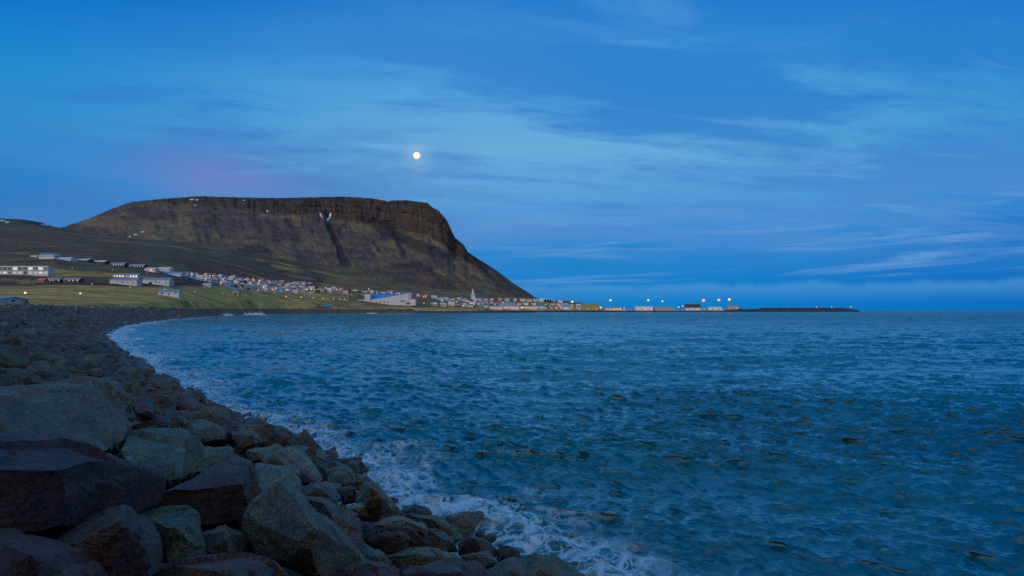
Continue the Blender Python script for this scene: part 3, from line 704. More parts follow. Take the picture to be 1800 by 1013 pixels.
# the slope plane near the camera, for placing the big boulders seen in the photograph
_a = np.array(W(1030, 1016)); _b = np.array(W(345, 702)); _t = (_b - _a) / np.linalg.norm(_b - _a); _n = np.array([-_t[1], _t[0]])
def slope_hit(px, py, r):
    """point on the pixel's ray at height r over the rock slope"""
    dx, dz = (px - 900) / F, (HZ - py) / F
    # HC + dz*d = SLOPE*(n0 + k*d) + r
    n0 = float(-_a @ _n); k = dx * _n[0] + _n[1]
    d = (SLOPE * n0 + r - HC) / (dz - SLOPE * k)
    if d < 1.5 or d > 60: d = 60 if d > 60 else 1.5
    return Vector((dx * d, d, HC + dz * d))
GREY = (.085, .078, .070); TEAL = (.066, .076, .068); BRN = (.070, .040, .030); PURP = (.060, .042, .046); GRN = (.062, .074, .046); OLV = (.090, .082, .050); RED = (.080, .030, .022); LITE = (.13, .135, .13)
HEROES = [
 # outline (px, py, lift above slope), extra crown points, colour, thickness, label
 ([(-60,692,.95),(50,683,.95),(150,682,.9),(197,686,.85),(213,715,.85),(224,757,.8),(216,792,.7),(190,802,.65),(130,802,.7),(50,788,.8),(-60,775,.9)], [(60,720,1.1),(160,730,1.0)], (.050,.047,.046), .8, 'huge flat-topped grey slab at the left edge, stained faint pink'),
 ([(-60,772,1.05),(30,778,1.1),(62,776,1.1),(105,782,1.1),(155,799,1.05),(215,815,.95),(262,832,.85),(285,846,.75),(268,880,.65),(235,900,.6),(150,908,.75),(60,938,.8),(-60,925,.9)], [(60,820,1.3),(160,850,1.15)], (.024,.013,.015), .9, 'largest very dark purple boulder at the left edge, below the flat slab'),
 ([(200,802,.6),(225,762,.7),(290,753,.75),(336,746,.75),(353,778,.65),(349,812,.55),(322,836,.45),(290,851,.4),(240,832,.5)], [(280,775,.85),(318,790,.8)], (.044,.060,.050), .8, 'broad greenish grey boulder right of the flat slab'),
 ([(340,778,.35),(380,782,.5),(418,797,.5),(424,806,.4),(370,828,.2),(330,836,.2)], [(375,800,.55)], GRN, .6, 'mossy wedge-shaped boulder behind the big dark brown wedge'),
 ([(242,896,.45),(300,853,.7),(380,820,.85),(420,803,.95),(441,808,.95),(456,850,.8),(456,882,.7),(425,925,.5),(362,932,.4),(335,902,.4),(285,902,.35)], [(400,815,1.1),(430,850,1.0),(340,865,.8)], (.034,.024,.021), .8, 'big dark brown wedge-shaped boulder with a straight sloping top edge'),
 ([(418,930,.6),(452,888,.9),(488,850,1.15),(512,860,1.1),(560,902,.85),(602,942,.65),(655,992,.35),(610,1012,.2),(560,1015,.3),(470,980,.4)], [(500,856,1.2),(545,930,1.05),(585,985,.7)], (.050,.050,.055), .8, 'tall pyramid-shaped boulder with a smooth pale face towards the sea'),
 ([(350,938,.4),(390,923,.55),(415,934,.6),(440,952,.5),(442,978,.4),(400,992,.35),(358,990,.35)], [(395,945,.7)], (.058,.050,.062), .5, 'small rounded purple-grey boulder beneath the brown wedge'),
 ([(205,905,.5),(268,905,.7),(300,892,.8),(327,889,.8),(346,905,.7),(352,940,.65),(357,1000,.5),(300,1020,.5),(260,990,.5)], [(310,920,.95),(335,950,.9)], (.034,.050,.036), .7, 'dark green boulder with a domed top beside the small purple one'),
 ([(85,945,.7),(150,906,.9),(200,894,1.0),(262,904,.95),(285,950,.8),(270,1025,.6),(150,1025,.7)], [(190,930,1.1)], (.034,.034,.040), .7, 'charcoal boulder in the bottom left, between the red and the green ones'),
 ([(-60,932,.9),(30,926,1.0),(90,946,1.0),(168,968,.9),(190,1020,.8),(150,1060,.7),(-60,1060,.7)], [(50,975,1.15)], (.036,.016,.016), .7, 'dark reddish boulder in the bottom left corner'),
 ([(200,1016,.6),(300,992,.8),(380,986,.9),(410,978,.95),(442,983,.9),(485,1002,.8),(540,1040,.6),(400,1090,.5),(250,1090,.5)], [(400,1010,1.05)], (.050,.032,.030), .6, 'brown boulder cut by the bottom edge, left of the pyramid'),
 ([(0,1014,.8),(100,997,.9),(165,993,.9),(184,1012,.85),(180,1070,.7),(0,1070,.7)], [(90,1020,1.0)], (.040,.034,.026), .5, 'ochre-tinged boulder cut by the bottom edge near the corner'),
 ([(448,815,.45),(500,820,.55),(530,845,.5),(545,880,.4),(500,900,.3),(455,880,.35)], [(500,840,.7)], (.066,.076,.090), .6, 'bluish grey boulder directly behind the pyramid boulder'),
 ([(520,872,.4),(580,876,.5),(618,900,.5),(640,945,.4),(655,985,.2),(620,975,.2),(560,915,.3)], [(590,905,.6)], (.050,.046,.058), .6, 'long purplish slab sloping down behind the pale face of the pyramid'),
 ([(622,880,.5),(637,846,.85),(652,843,.9),(668,848,.9),(690,873,.7),(708,903,.4),(660,918,.3),(633,908,.35)], [(655,860,1.0),(672,885,.8)], (.058,.060,.052), .6, 'tall olive-grey boulder standing at the edge of the waves'),
 ([(616,891,.5),(637,880,.6),(661,903,.5),(648,913,.4)], [(638,893,.65)], LITE, .35, 'small pale angular stone leaning on the tall olive-grey boulder'),
 ([(596,861,.5),(610,856,.55),(624,861,.5),(623,882,.4),(605,886,.4)], [(612,868,.6)], (.040,.024,.028), .4, 'small dark red stone left of the tall olive-grey boulder'),
 ([(520,855,.4),(570,848,.55),(597,853,.5),(601,877,.4),(577,889,.35),(530,878,.35)], [(565,862,.65)], (.062,.064,.074), .5, 'low grey boulder with ripples in it, left of the dark red stone'),
 ([(620,914,.4),(660,921,.55),(720,930,.6),(750,938,.55),(766,953,.4),(760,968,.3),(700,974,.25),(667,969,.25),(636,947,.3)], [(700,945,.65)], (.030,.024,.022), .6, 'dark brown overhanging boulder above the pale slabs'),
 ([(661,921,.6),(700,903,.7),(722,910,.7),(748,924,.65),(751,938,.6),(673,924,.6)], [(705,915,.75)], (.085,.100,.120), .3, 'pale flat slab lying on the dark brown overhanging boulder'),
 ([(726,908,.35),(767,907,.5),(792,922,.45),(816,944,.25),(800,956,.2),(747,928,.3)], [(768,920,.55)], (.050,.054,.042), .5, 'olive boulder with a long straight edge against the foam'),
 ([(750,928,.4),(775,935,.45),(794,950,.35),(804,968,.25),(767,970,.25)], [(775,948,.5)], (.044,.050,.048), .45, 'narrow grey-green boulder between the olive and the brown round one'),
 ([(802,955,.3),(820,942,.5),(853,942,.5),(874,963,.35),(871,978,.25),(807,977,.2)], [(838,952,.6)], (.050,.034,.030), .5, 'round-topped brown boulder near the water at the bottom'),
 ([(872,967,.3),(890,963,.4),(907,965,.35),(913,978,.25),(900,988,.2),(877,988,.2)], [(892,971,.45)], (.036,.030,.028), .4, 'small dark stone right of the round-topped brown boulder'),
 ([(671,978,.35),(733,965,.5),(770,966,.5),(795,974,.45),(818,990,.35),(760,1000,.25),(687,1000,.25)], [(740,975,.6)], (.060,.072,.080), .5, 'teal-grey boulder with one light facet below the dark brown one'),
 ([(806,977,.35),(857,970,.45),(876,987,.35),(870,995,.25),(820,995,.25)], [(850,978,.5)], (.062,.062,.072), .4, 'flat grey stone below the round-topped brown boulder'),
 ([(708,1003,.45),(767,991,.55),(847,991,.55),(858,1012,.45),(850,1050,.35),(700,1050,.35)], [(800,1005,.65)], (.042,.034,.040), .5, 'dark purple boulder cut by the bottom edge at its middle'),
 ([(852,1004,.35),(887,985,.5),(920,981,.5),(935,1000,.4),(922,1040,.3),(858,1040,.3)], [(900,998,.6)], (.056,.056,.052), .5, 'rough speckled boulder at the bottom edge next to the last one'),
 ([(905,984,.35),(953,973,.55),(980,977,.55),(1004,993,.45),(1030,1014,.3),(1015,1050,.2),(930,1040,.3)], [(965,985,.65)], (.052,.052,.040), .6, 'rightmost boulder at the bottom edge, olive brown'),
 ([(572,1010,.5),(610,993,.6),(660,990,.6),(708,1003,.55),(725,1040,.4),(600,1060,.4)], [(650,1003,.7)], (.046,.034,.040), .5, 'plum-coloured boulder at the bottom edge right of the pyramid'),
 ([(636,952,.35),(667,968,.45),(692,998,.3),(650,1000,.3),(632,975,.3)], [(665,982,.5)], (.050,.066,.068), .4, 'small teal stone wedged between the pyramid and the plum boulder'),
 ([(464,812,.4),(487,796,.6),(517,787,.7),(533,797,.65),(563,838,.4),(557,851,.3),(510,835,.35)], [(525,800,.75)], (.072,.084,.088), .5, 'light ridge-shaped boulder above the bluish grey one'),
 ([(527,829,.45),(540,826,.5),(559,848,.35),(532,850,.35)], [(542,838,.55)], (.036,.026,.026), .35, 'little brown stone under the light ridge-shaped boulder'),
 ([(572,828,.3),(592,822,.45),(611,823,.4),(628,851,.2),(607,855,.2),(580,848,.25)], [(598,832,.5)], (.040,.052,.046), .5, 'dark green-grey boulder at the waterline, left of the white surge'),
 ([(230,702,.4),(250,697,.55),(268,704,.5),(272,722,.4),(268,738,.3),(240,728,.3)], [(254,708,.6)], (.034,.024,.024), .6, 'dark brown boulder just right of the flat slab, upper one'),
 ([(205,715,.6),(222,712,.6),(232,728,.55),(236,748,.45),(222,752,.45)], [(224,728,.65)], (.044,.028,.026), .6, 'reddish brown upright stone touching the flat slab'),
 ([(249,686,.3),(262,681,.5),(276,684,.55),(288,694,.4),(289,703,.3),(276,710,.2),(254,700,.2)], [(272,690,.6)], (.042,.028,.024), .7, 'chestnut brown block standing near the waterline on the left'),
 ([(288,698,.2),(312,692,.4),(335,702,.3),(348,713,.1),(312,717,.1)], [(318,700,.45)], (.046,.044,.046), .6, 'low dark boulder touching the waves right of the chestnut block'),
 ([(282,680,.2),(296,674,.45),(308,687,.2),(292,693,.1)], [(296,680,.5)], GRN, .6, 'pointed green-grey stone behind the chestnut block'),
 ([(325,756,.4),(348,740,.5),(385,750,.5),(392,768,.4),(350,778,.3)], [(358,755,.6)], (.062,.070,.072), .5, 'grey-green boulder above the mossy wedge'),
 ([(372,752,.4),(396,742,.5),(405,760,.4),(396,776,.3),(372,772,.3)], [(392,754,.55)], (.046,.034,.040), .5, 'dark plum stone among the mid-slope boulders'),
 ([(402,770,.35),(412,755,.5),(440,751,.55),(456,764,.45),(462,778,.3),(425,788,.25)], [(430,762,.65)], (.056,.048,.040), .5, 'rounded brown-green boulder half way down the slope'),
 ([(430,795,.35),(450,785,.45),(486,783,.45),(500,792,.35),(478,806,.25),(445,812,.25)], [(468,790,.55)], (.060,.066,.056), .4, 'flat pale-rimmed green boulder left of the light ridge'),
]
hero_px = []
def build_heroes():
    for i, (out, crown, col, th, lab) in enumerate(HEROES):
        pts = []
        r_ = random.Random(i * 13 + 5)
        for (x, y, r) in out:
            p = slope_hit(x, y, r * 0.9); pts.append(p)
            away = Vector((p.x, p.y, 0)).normalized()
            cxm = sum(o_[0] for o_ in out) / len(out)
            q = p + Vector((0, 0, -th * r_.uniform(.8, 1.1))) + away * 0.10 * th
            q.x += (cxm - x) / F * p.y * r_.uniform(.05, .22)
            pts.append(q)
        for (x, y, r) in crown: pts.append(slope_hit(x, y, r * 0.9))
        c = sum((p for p in pts), Vector()) / len(pts)
        w = max((p - c).length for p in pts)
        near = min(p.y for p in pts); wpx = w * F / max(near, 2)
        loc = [p - c for p in pts]
        # short spurs break the roundness of the outline
        for j in range(4):
            a_, b_ = r_.choice(loc), r_.choice(loc); loc.append((a_ * .55 + b_ * .45) * r_.uniform(.95, 1.12))
        loc = chunk(loc, .34, .99, r_)
        hp = sorted(set((a_, b_) for a_, b_, _ in out)); hull2 = []
        for part in (hp, hp[::-1]):
            st = []
            for q in part:
                while len(st) >= 2 and (st[-1][0] - st[-2][0]) * (q[1] - st[-2][1]) - (st[-1][1] - st[-2][1]) * (q[0] - st[-2][0]) <= 0: st.pop()
                st.append(q)
            hull2 += st[:-1]
        eye = Vector((0, 0, HC)) - c; mid2 = Vector(((sum(q[0] for q in out) / len(out) - 900) / F, 1, (HZ - sum(q[1] for q in out) / len(out)) / F))
        for e_ in range(len(hull2)):
            (ax, ay), (bx, by) = hull2[e_], hull2[(e_ + 1) % len(hull2)]
            if math.hypot(ax - bx, ay - by) < 14: continue
            A_ = Vector(((ax - 900) / F, 1, (HZ - ay) / F)); B_ = Vector(((bx - 900) / F, 1, (HZ - by) / F)); pn = A_.cross(B_).normalized()
            if pn.dot(mid2) > 0: pn = -pn
            pn = (pn + Vector((r_.gauss(0, .05), r_.gauss(0, .05), r_.gauss(0, .05)))).normalized() if False else pn
            bmc = bmesh.new()
            for p in loc: bmc.verts.new(p)
            bmesh.ops.convex_hull(bmc, input=list(bmc.verts))
            bmesh.ops.bisect_plane(bmc, geom=list(bmc.verts) + list(bmc.edges) + list(bmc.faces), plane_co=eye - pn * .004 * w, plane_no=pn, clear_outer=True)
            if len(bmc.verts) > 5: loc = [v.co.copy() for v in bmc.verts]
            bmc.free()
        bm = hull_rock(loc, 0.012 * w + .004, max(.024, w * .038), .021 * w + .008, i + 1, 1.0 / max(w, .4))
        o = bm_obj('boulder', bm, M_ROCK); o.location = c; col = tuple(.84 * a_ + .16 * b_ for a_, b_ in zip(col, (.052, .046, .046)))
        o.color = (col[0] * 5.2, col[1] * 3.3, col[2] * 1.75, 1) if col[1] > .045 else (col[0] * 4.6, col[1] * 2.1, col[2] * 1.1, 1)
        tag(o, lab, 'boulder', 'large boulders in the foreground of the sea wall')
        hero_px.append((np.array([(a, b) for a, b, _ in out]), c))
build_heroes()

def inside(poly, x, y):
    c = False; n = len(poly)
    for i in range(n):
        x0, y0 = poly[i]; x1, y1 = poly[(i + 1) % n]
        if (y0 > y) != (y1 > y) and x < (x1 - x0) * (y - y0) / (y1 - y0) + x0: c = not c
    return c
def template(seed, L, bevel=.025, amp=.035):
    r = random.Random(seed); sx, sy, sz = 1.0, r.uniform(.65, .95), r.uniform(.45, .75); pts = []
    for _ in range(34):
        v = Vector((r.gauss(0, 1), r.gauss(0, 1), r.gauss(0, 1))).normalized(); pts.append(Vector((v.x * sx, v.y * sy, v.z * sz)) * r.uniform(.8, 1.0))
    pts = chunk(pts, r.uniform(.62, .85), .86, r)
    return hull_rock(pts, bevel, L, amp, seed)
NT_ = 14
HI = []
for i in range(NT_):
    bm = template(100 + i, .09, .022, .045); me = bpy.data.meshes.new('boulder'); bm.to_mesh(me); bm.free(); me.materials.append(M_ROCK)
    me.polygons.foreach_set('use_smooth', [True] * len(me.polygons)); me.set_sharp_from_angle(angle=math.radians(24)); HI.append(me)
def lod(L, bevel):
    out = []
    for i in range(NT_):
        bm = template(100 + i, L, bevel, .055); bm.verts.index_update()
        out.append((np.array([v.co[:] for v in bm.verts]), np.array([[v.index for v in f.verts] for f in bm.faces]))); bm.free()
    return out
MID = lod(.40, .03); LOW = lod(0, 0)
_mute = lambda c: tuple(.55 * a + .45 * b for a, b in zip(c, (.082, .072, .064)))
PALETTE = [GREY, TEAL, BRN, PURP, GRN, OLV, (.095, .085, .074), (.052, .046, .042), (.078, .056, .046), (.115, .108, .098)]
def scatter_rocks():
    rr = random.Random(5); spots = []
    s = 0.0
    def at_s(s_): 
        i = min(max(int(np.searchsorted(S, s_)) - 1, 0), len(SH) - 2); f = (s_ - S[i]) / max(sl[i], 1e-6)
        return SH[i] * (1 - f) + SH[i + 1] * f, NRM[i] * (1 - f) + NRM[i + 1] * f
    while s < S[-1]:
        p, nv = at_s(s); d = max(p[1], 4.0)
        size = 0.50 if d < 60 else (0.55 if d < 160 else (0.66 if d < 420 else 0.95))
        step = size * 1.28
        n = -1.4 if d > 24 else 0.4
        while n < 19.0:
            sz = size * math.exp(rr.gauss(0, .30)); jx, jn = rr.uniform(-.5, .5) * step, rr.uniform(-.5, .5) * step
            q, nv2 = at_s(min(max(s + jx, 0), S[-1])); q = q + nv2 * (n + jn)
            if q[1] > 1.2 and abs(q[0]) < q[1] * 1.1 + 12: spots.append((q[0], q[1], n + jn, sz, rr.random()))
            n += step * rr.uniform(.85, 1.1)
        s += step
    for _ in range(2600):        # broken stone in the gaps near the camera
        s_ = rr.uniform(20, 85); q, nv2 = at_s(s_); n = rr.uniform(.6, 13); q = q + nv2 * n
        if 2.6 < q[1] < 30: spots.append((q[0], q[1], n, rr.uniform(.07, .20), -1.0))
    items = []
    hx, hy = SH[:, 0], SH[:, 1]
    for (x, y, n, sz, q) in spots:
        dist = math.hypot(x, y)
        if n > 19: continue
        z = float(wall_z(np.float64(n), y)) + sz * rr.uniform(-.25, .30) + (rr.uniform(.0, .28) if q < 0 else 0)
        if n > 15: z -= 0.15 * (n - 15) * .6
        sink = 0
        px = 900 + F * x / y; py = HZ + (HC - z) / y * F
        if dist < 2.3: continue
        # keep random rocks from standing on the modelled big ones
        hit = False
        if y < 22:
            for poly, c in hero_px:
                if inside(poly, px, py) or inside(poly, px + sz * .7 / y * F, py - sz * .5 / y * F) or inside(poly, px - sz * .7 / y * F, py - sz * .5 / y * F): hit = True; break
            if hit and q >= 0: z -= .75; sz *= .8
            elif y < 9: z -= 0.35; sz *= .8
        if z + sz > HC - 0.35 and dist < 14: continue
        items.append(dict(x=x, y=y, z=z, n=n, sz=sz, px=px, py=py, hit=hit, app=sz / max(dist, 2), t=rr.randrange(NT_), rot=(rr.gauss(0, .35), rr.gauss(0, .35), rr.uniform(0, 6.28)),
                          sc=(rr.uniform(.85, 1.25), rr.uniform(.85, 1.15), rr.uniform(.8, 1.2)), col=PALETTE[rr.randrange(len(PALETTE))], k=rr.uniform(.75, 1.3)))
    vis = [i for i, it in enumerate(items) if not it['hit'] and -20 < it['px'] < 1820 and it['py'] < 1040 and it['n'] > -0.6]
    vis.sort(key=lambda i: -items[i]['app']); solo = set(vis[:250])
    hues = {GREY: 'grey', TEAL: 'blue-grey', BRN: 'brown', PURP: 'dark purple', GRN: 'green-tinged', OLV: 'olive', (.095, .085, .074): 'mid grey', (.052, .046, .042): 'charcoal', (.078, .056, .046): 'dull reddish', (.115, .108, .098): 'pale grey'}
    Vs, Fs, Cs = [], [], []; base = 0; named = []
    for i, it in enumerate(items):
        M = Matrix.LocRotScale(Vector((it['x'], it['y'], it['z'])), __import__('mathutils').Euler(it['rot']), Vector(it['sc']) * it['sz'])
        if i in solo:
            o = bpy.data.objects.new('boulder', HI[it['t']]); C.objects.link(o); o.matrix_world = M
            o.color = tuple(c * it['k'] * g_ for c, g_ in zip(_mute(it['col']), (2.3, 1.7, 1.2))) + (1,)
            named.append((it, o))
            continue
        v, f = (MID if it['y'] < 170 else LOW)[it['t']]
        m = np.array(M); vv = v @ m[:3, :3].T + m[:3, 3]
        Vs.append(vv); Fs.append(f + base); base += len(vv); Cs.append(np.tile(np.array(_mute(it['col'])) * it['k'] * np.array([1.95, 1.5, 1.15]), (len(vv), 1)))
    fam = {}
    for it, o in named:
        zone = 'at the foot of' if it['n'] < 2.2 else ('low on' if it['n'] < 6 else ('half way up' if it['n'] < 11 else 'high on'))
        far = 'nearest' if it['y'] < 14 else ('middle' if it['y'] < 30 else 'distant')
        shp = ('small', 'medium', 'large')[0 if it['sz'] < .45 else (1 if it['sz'] < .65 else 2)]
        fam.setdefault(('%s %s boulder' % (shp, hues[it['col']]), '%s the %s sea wall' % (zone, far)), []).append((it['px'], o))
    for (a_, b_), l in fam.items():
        l.sort(key=lambda q: q[0])
        for k_, (_, o) in enumerate(l): tag(o, ('%s %s from left %s' % (ORD[min(k_, 26)], a_, b_)) if len(l) > 1 else 'the only %s %s' % (a_, b_), 'boulder', 'smaller boulders of the sea wall')
    V = np.concatenate(Vs); Fa = np.concatenate(Fs); me = bpy.data.meshes.new('rock_armour')
    me.vertices.add(len(V)); me.vertices.foreach_set('co', V.astype(np.float32).reshape(-1)); me.loops.add(Fa.size); me.loops.foreach_set('vertex_index', Fa.reshape(-1).astype(np.int32))
    me.polygons.add(len(Fa)); me.polygons.foreach_set('loop_start', np.arange(0, Fa.size, 3, dtype=np.int32)); me.update(calc_edges=True); me.materials.append(M_ROCKA)
    o = bpy.data.objects.new('rock_armour', me); C.objects.link(o); add_color(me, 'col', np.concatenate(Cs))
    tag(o, 'small dark rocks of the sea wall running along the whole bay', 'rock armour', kind='stuff')
    print('rocks', len(items), 'solo', len(solo), 'verts', len(V))
scatter_rocks()

# ------------------------------------------------------------------ moon
def build_moon():
    d = 60000.0; c = P(732.5, 273.5, d); r = 6.0 / F * d
    bm = bmesh.new(); bmesh.ops.create_uvsphere(bm, u_segments=48, v_segments=24, radius=r)
    m = bpy.data.materials.new('moon_light'); m.use_nodes = True; t = NT(m.node_tree)
    tc = t.n('ShaderNodeTexCoord'); n = t.noise(tc.outputs['Object'], 2.2 / r, 3, 0.5)
    col = t.mix(t.ss(n, .46, .60), (1.0, .84, .60), (.90, .64, .40))
    e = t.n('ShaderNodeEmission'); t.put(e.inputs[0], col); e.inputs[1].default_value = 1.25
    o_ = t.n('ShaderNodeOutputMaterial'); t.put(o_.inputs[0], e.outputs[0])
    o = bm_obj('moon', bm, m); o.location = c; tag(o, 'full pale yellow moon hanging in the sky right above the mountain', 'moon')
build_moon()

# ------------------------------------------------------------------ buildings of the town
BLUEROOF = plain('blue_metal_roof', (.16, .27, .42), .35, .5); WHITEROOF = plain('pale_metal_roof', (.55, .56, .60), .4, .5); DARKROOF = plain('dark_roof', (.045, .045, .055), .5)
REDROOF = plain('red_roof', (.32, .07, .05), .5); TEALROOF = plain('teal_roof', (.06, .20, .22), .45); GREYROOF = plain('grey_roof', (.24, .25, .30), .45); OCHREROOF = plain('ochre_roof', (.20, .19, .09), .6)
GREENROOF = plain('green_roof', (.12, .28, .22), .5)
WHITE = plain('white_wall', (.40, .42, .50), .8); CREAM = plain('cream_wall', (.62, .52, .40), .8); PINK = plain('pinkish_wall', (.62, .44, .44), .8); LGREY = plain('light_grey_wall', (.36, .41, .50), .8)
DKWALL = plain('dark_timber_wall', (.045, .040, .042), .8); REDWALL = plain('red_wall', (.38, .05, .04), .7); CONC = plain('concrete', (.30, .29, .29), .85); SALMON = plain('salmon_wall', (.42, .26, .24), .8)
OCHRE = plain('ochre_wall', (.26, .22, .12), .8)
GLASS = plain('window_glass', (.02, .05, .09), .12, .6); LITWIN = emis('lit_window', (1.0, .62, .25, 1), 1.6); LITPALE = emis('lit_pale_window', (.80, .88, .95, 1), .75); FRAME = plain('window_frame', (.7, .7, .7), .6); DOORM = plain('door_paint', (.10, .06, .05), .6)
POLE = plain('galvanised_pole', (.22, .22, .23), .5, .4); ASPH = plain('wet_asphalt', (.10, .105, .13), .22, .6, .2, 1.5)
WALLN = {WHITE: 'white', CREAM: 'cream', PINK: 'pinkish', LGREY: 'light grey', DKWALL: 'dark timber', REDWALL: 'red', CONC: 'grey concrete', SALMON: 'salmon', OCHRE: 'ochre'}
ROOFN = {BLUEROOF: 'blue', WHITEROOF: 'pale', DARKROOF: 'dark', REDROOF: 'red', TEALROOF: 'teal', GREYROOF: 'grey', OCHREROOF: 'ochre', GREENROOF: 'green'}
_wm = {}
def pane_mesh(w, h, mat):
    k = (round(w, 2), round(h, 2), mat.name)
    if k not in _wm:
        b = MB().box(-w / 2, w / 2, -.03, .03, 0, h); me = bpy.data.meshes.new('window'); me.from_pydata(b.v, [], b.f); me.materials.append(mat); _wm[k] = me
    return _wm[k]
def window(root, x, y, z, w, h, mat=None, rz=0.0, frame=False):
    o = bpy.data.objects.new('window', pane_mesh(w, h, mat or GLASS)); C.objects.link(o); o.parent = root; o.location = (x, y, z); o.rotation_euler.z = rz
    if frame:
        f = MB(); t = .12
        f.box(-w / 2 - t, w / 2 + t, -.06, -.035, h, h + t).box(-w / 2 - t, w / 2 + t, -.06, -.035, -t, 0).box(-w / 2 - t, -w / 2, -.06, -.035, 0, h).box(w / 2, w / 2 + t, -.06, -.035, 0, h).box(-.04, .04, -.06, -.035, 0, h)
        f.build('frame', FRAME, o)
    return o
def gable(name, base, w, dep, hw, hr, wall, roof, yaw=0, label=None, cat='house', group=None, wins=3, lit=0, side=0, door=True, chim=False, winmat=None, wh=1.2, frame=False, ridge='x', rr=None):
    """gabled building: ridge along x (long side to the viewer) or along y (gable to the viewer)"""
    rr = rr or random; root = empty(name, base, math.radians(yaw)); tag(root, label, cat, group)
    b = MB(); sk = -2.0; ov = .45; th = .18
    if ridge == 'x':
        b.prismx([(-dep / 2, sk), (dep / 2, sk), (dep / 2, hw), (0, hw + hr), (-dep / 2, hw)], -w / 2, w / 2)
        sl_ = hr / (dep / 2); e = hw - sl_ * ov
        r = MB().prismx([(-dep / 2 - ov, e + .02), (0, hw + hr + .02), (dep / 2 + ov, e + .02), (dep / 2 + ov, e + th), (0, hw + hr + th), (-dep / 2 - ov, e + th)][::-1], -w / 2 - ov, w / 2 + ov)
    else:
        b.prism([(-w / 2, sk), (w / 2, sk), (w / 2, hw), (0, hw + hr), (-w / 2, hw)], -dep / 2, dep / 2)
        sl_ = hr / (w / 2); e = hw - sl_ * ov
        r = MB().prism([(-w / 2 - ov, e + .02), (0, hw + hr + .02), (w / 2 + ov, e + .02), (w / 2 + ov, e + th), (0, hw + hr + th), (-w / 2 - ov, e + th)], -dep / 2 - ov, dep / 2 + ov)
    b.build('wall', wall, root); ro = r.build('roof', roof, root)
    if chim: MB().box(-w * .18, -w * .18 + .7, -.35, .35, hw + hr - .4, hw + hr + .9).build('chimney', CONC, ro)
    n = wins; dk = rr.randrange(n) if (door and n > 1) else -1
    for i in range(n):
        x = -w / 2 + w * (i + .5) / n; ww = min(1.5, w / n * .5)
        if i == dk: window(root, x, -dep / 2, 0.1, 1.0, 2.0, DOORM).name = 'door'
        else: window(root, x, -dep / 2, max(.9, hw * .42), ww, min(wh, hw * .42), LITWIN if rr.random() < lit else (winmat or GLASS), 0, frame)
    for sx in (-1, 1):
        window(root, sx * w / 2, 0, max(.9, hw * .42), 1.2, min(wh, hw * .42), LITWIN if rr.random() < lit * .6 else GLASS, math.pi / 2)
    return root
def put(px, py, dz=0.0, d=None):
    if d is None: return on_land(px, py, dz)
    return Vector(((px - 900) / F * d, d, HC + (HZ - py) / F * d)), d
def size(d, *px): return [p * d / F for p in px]

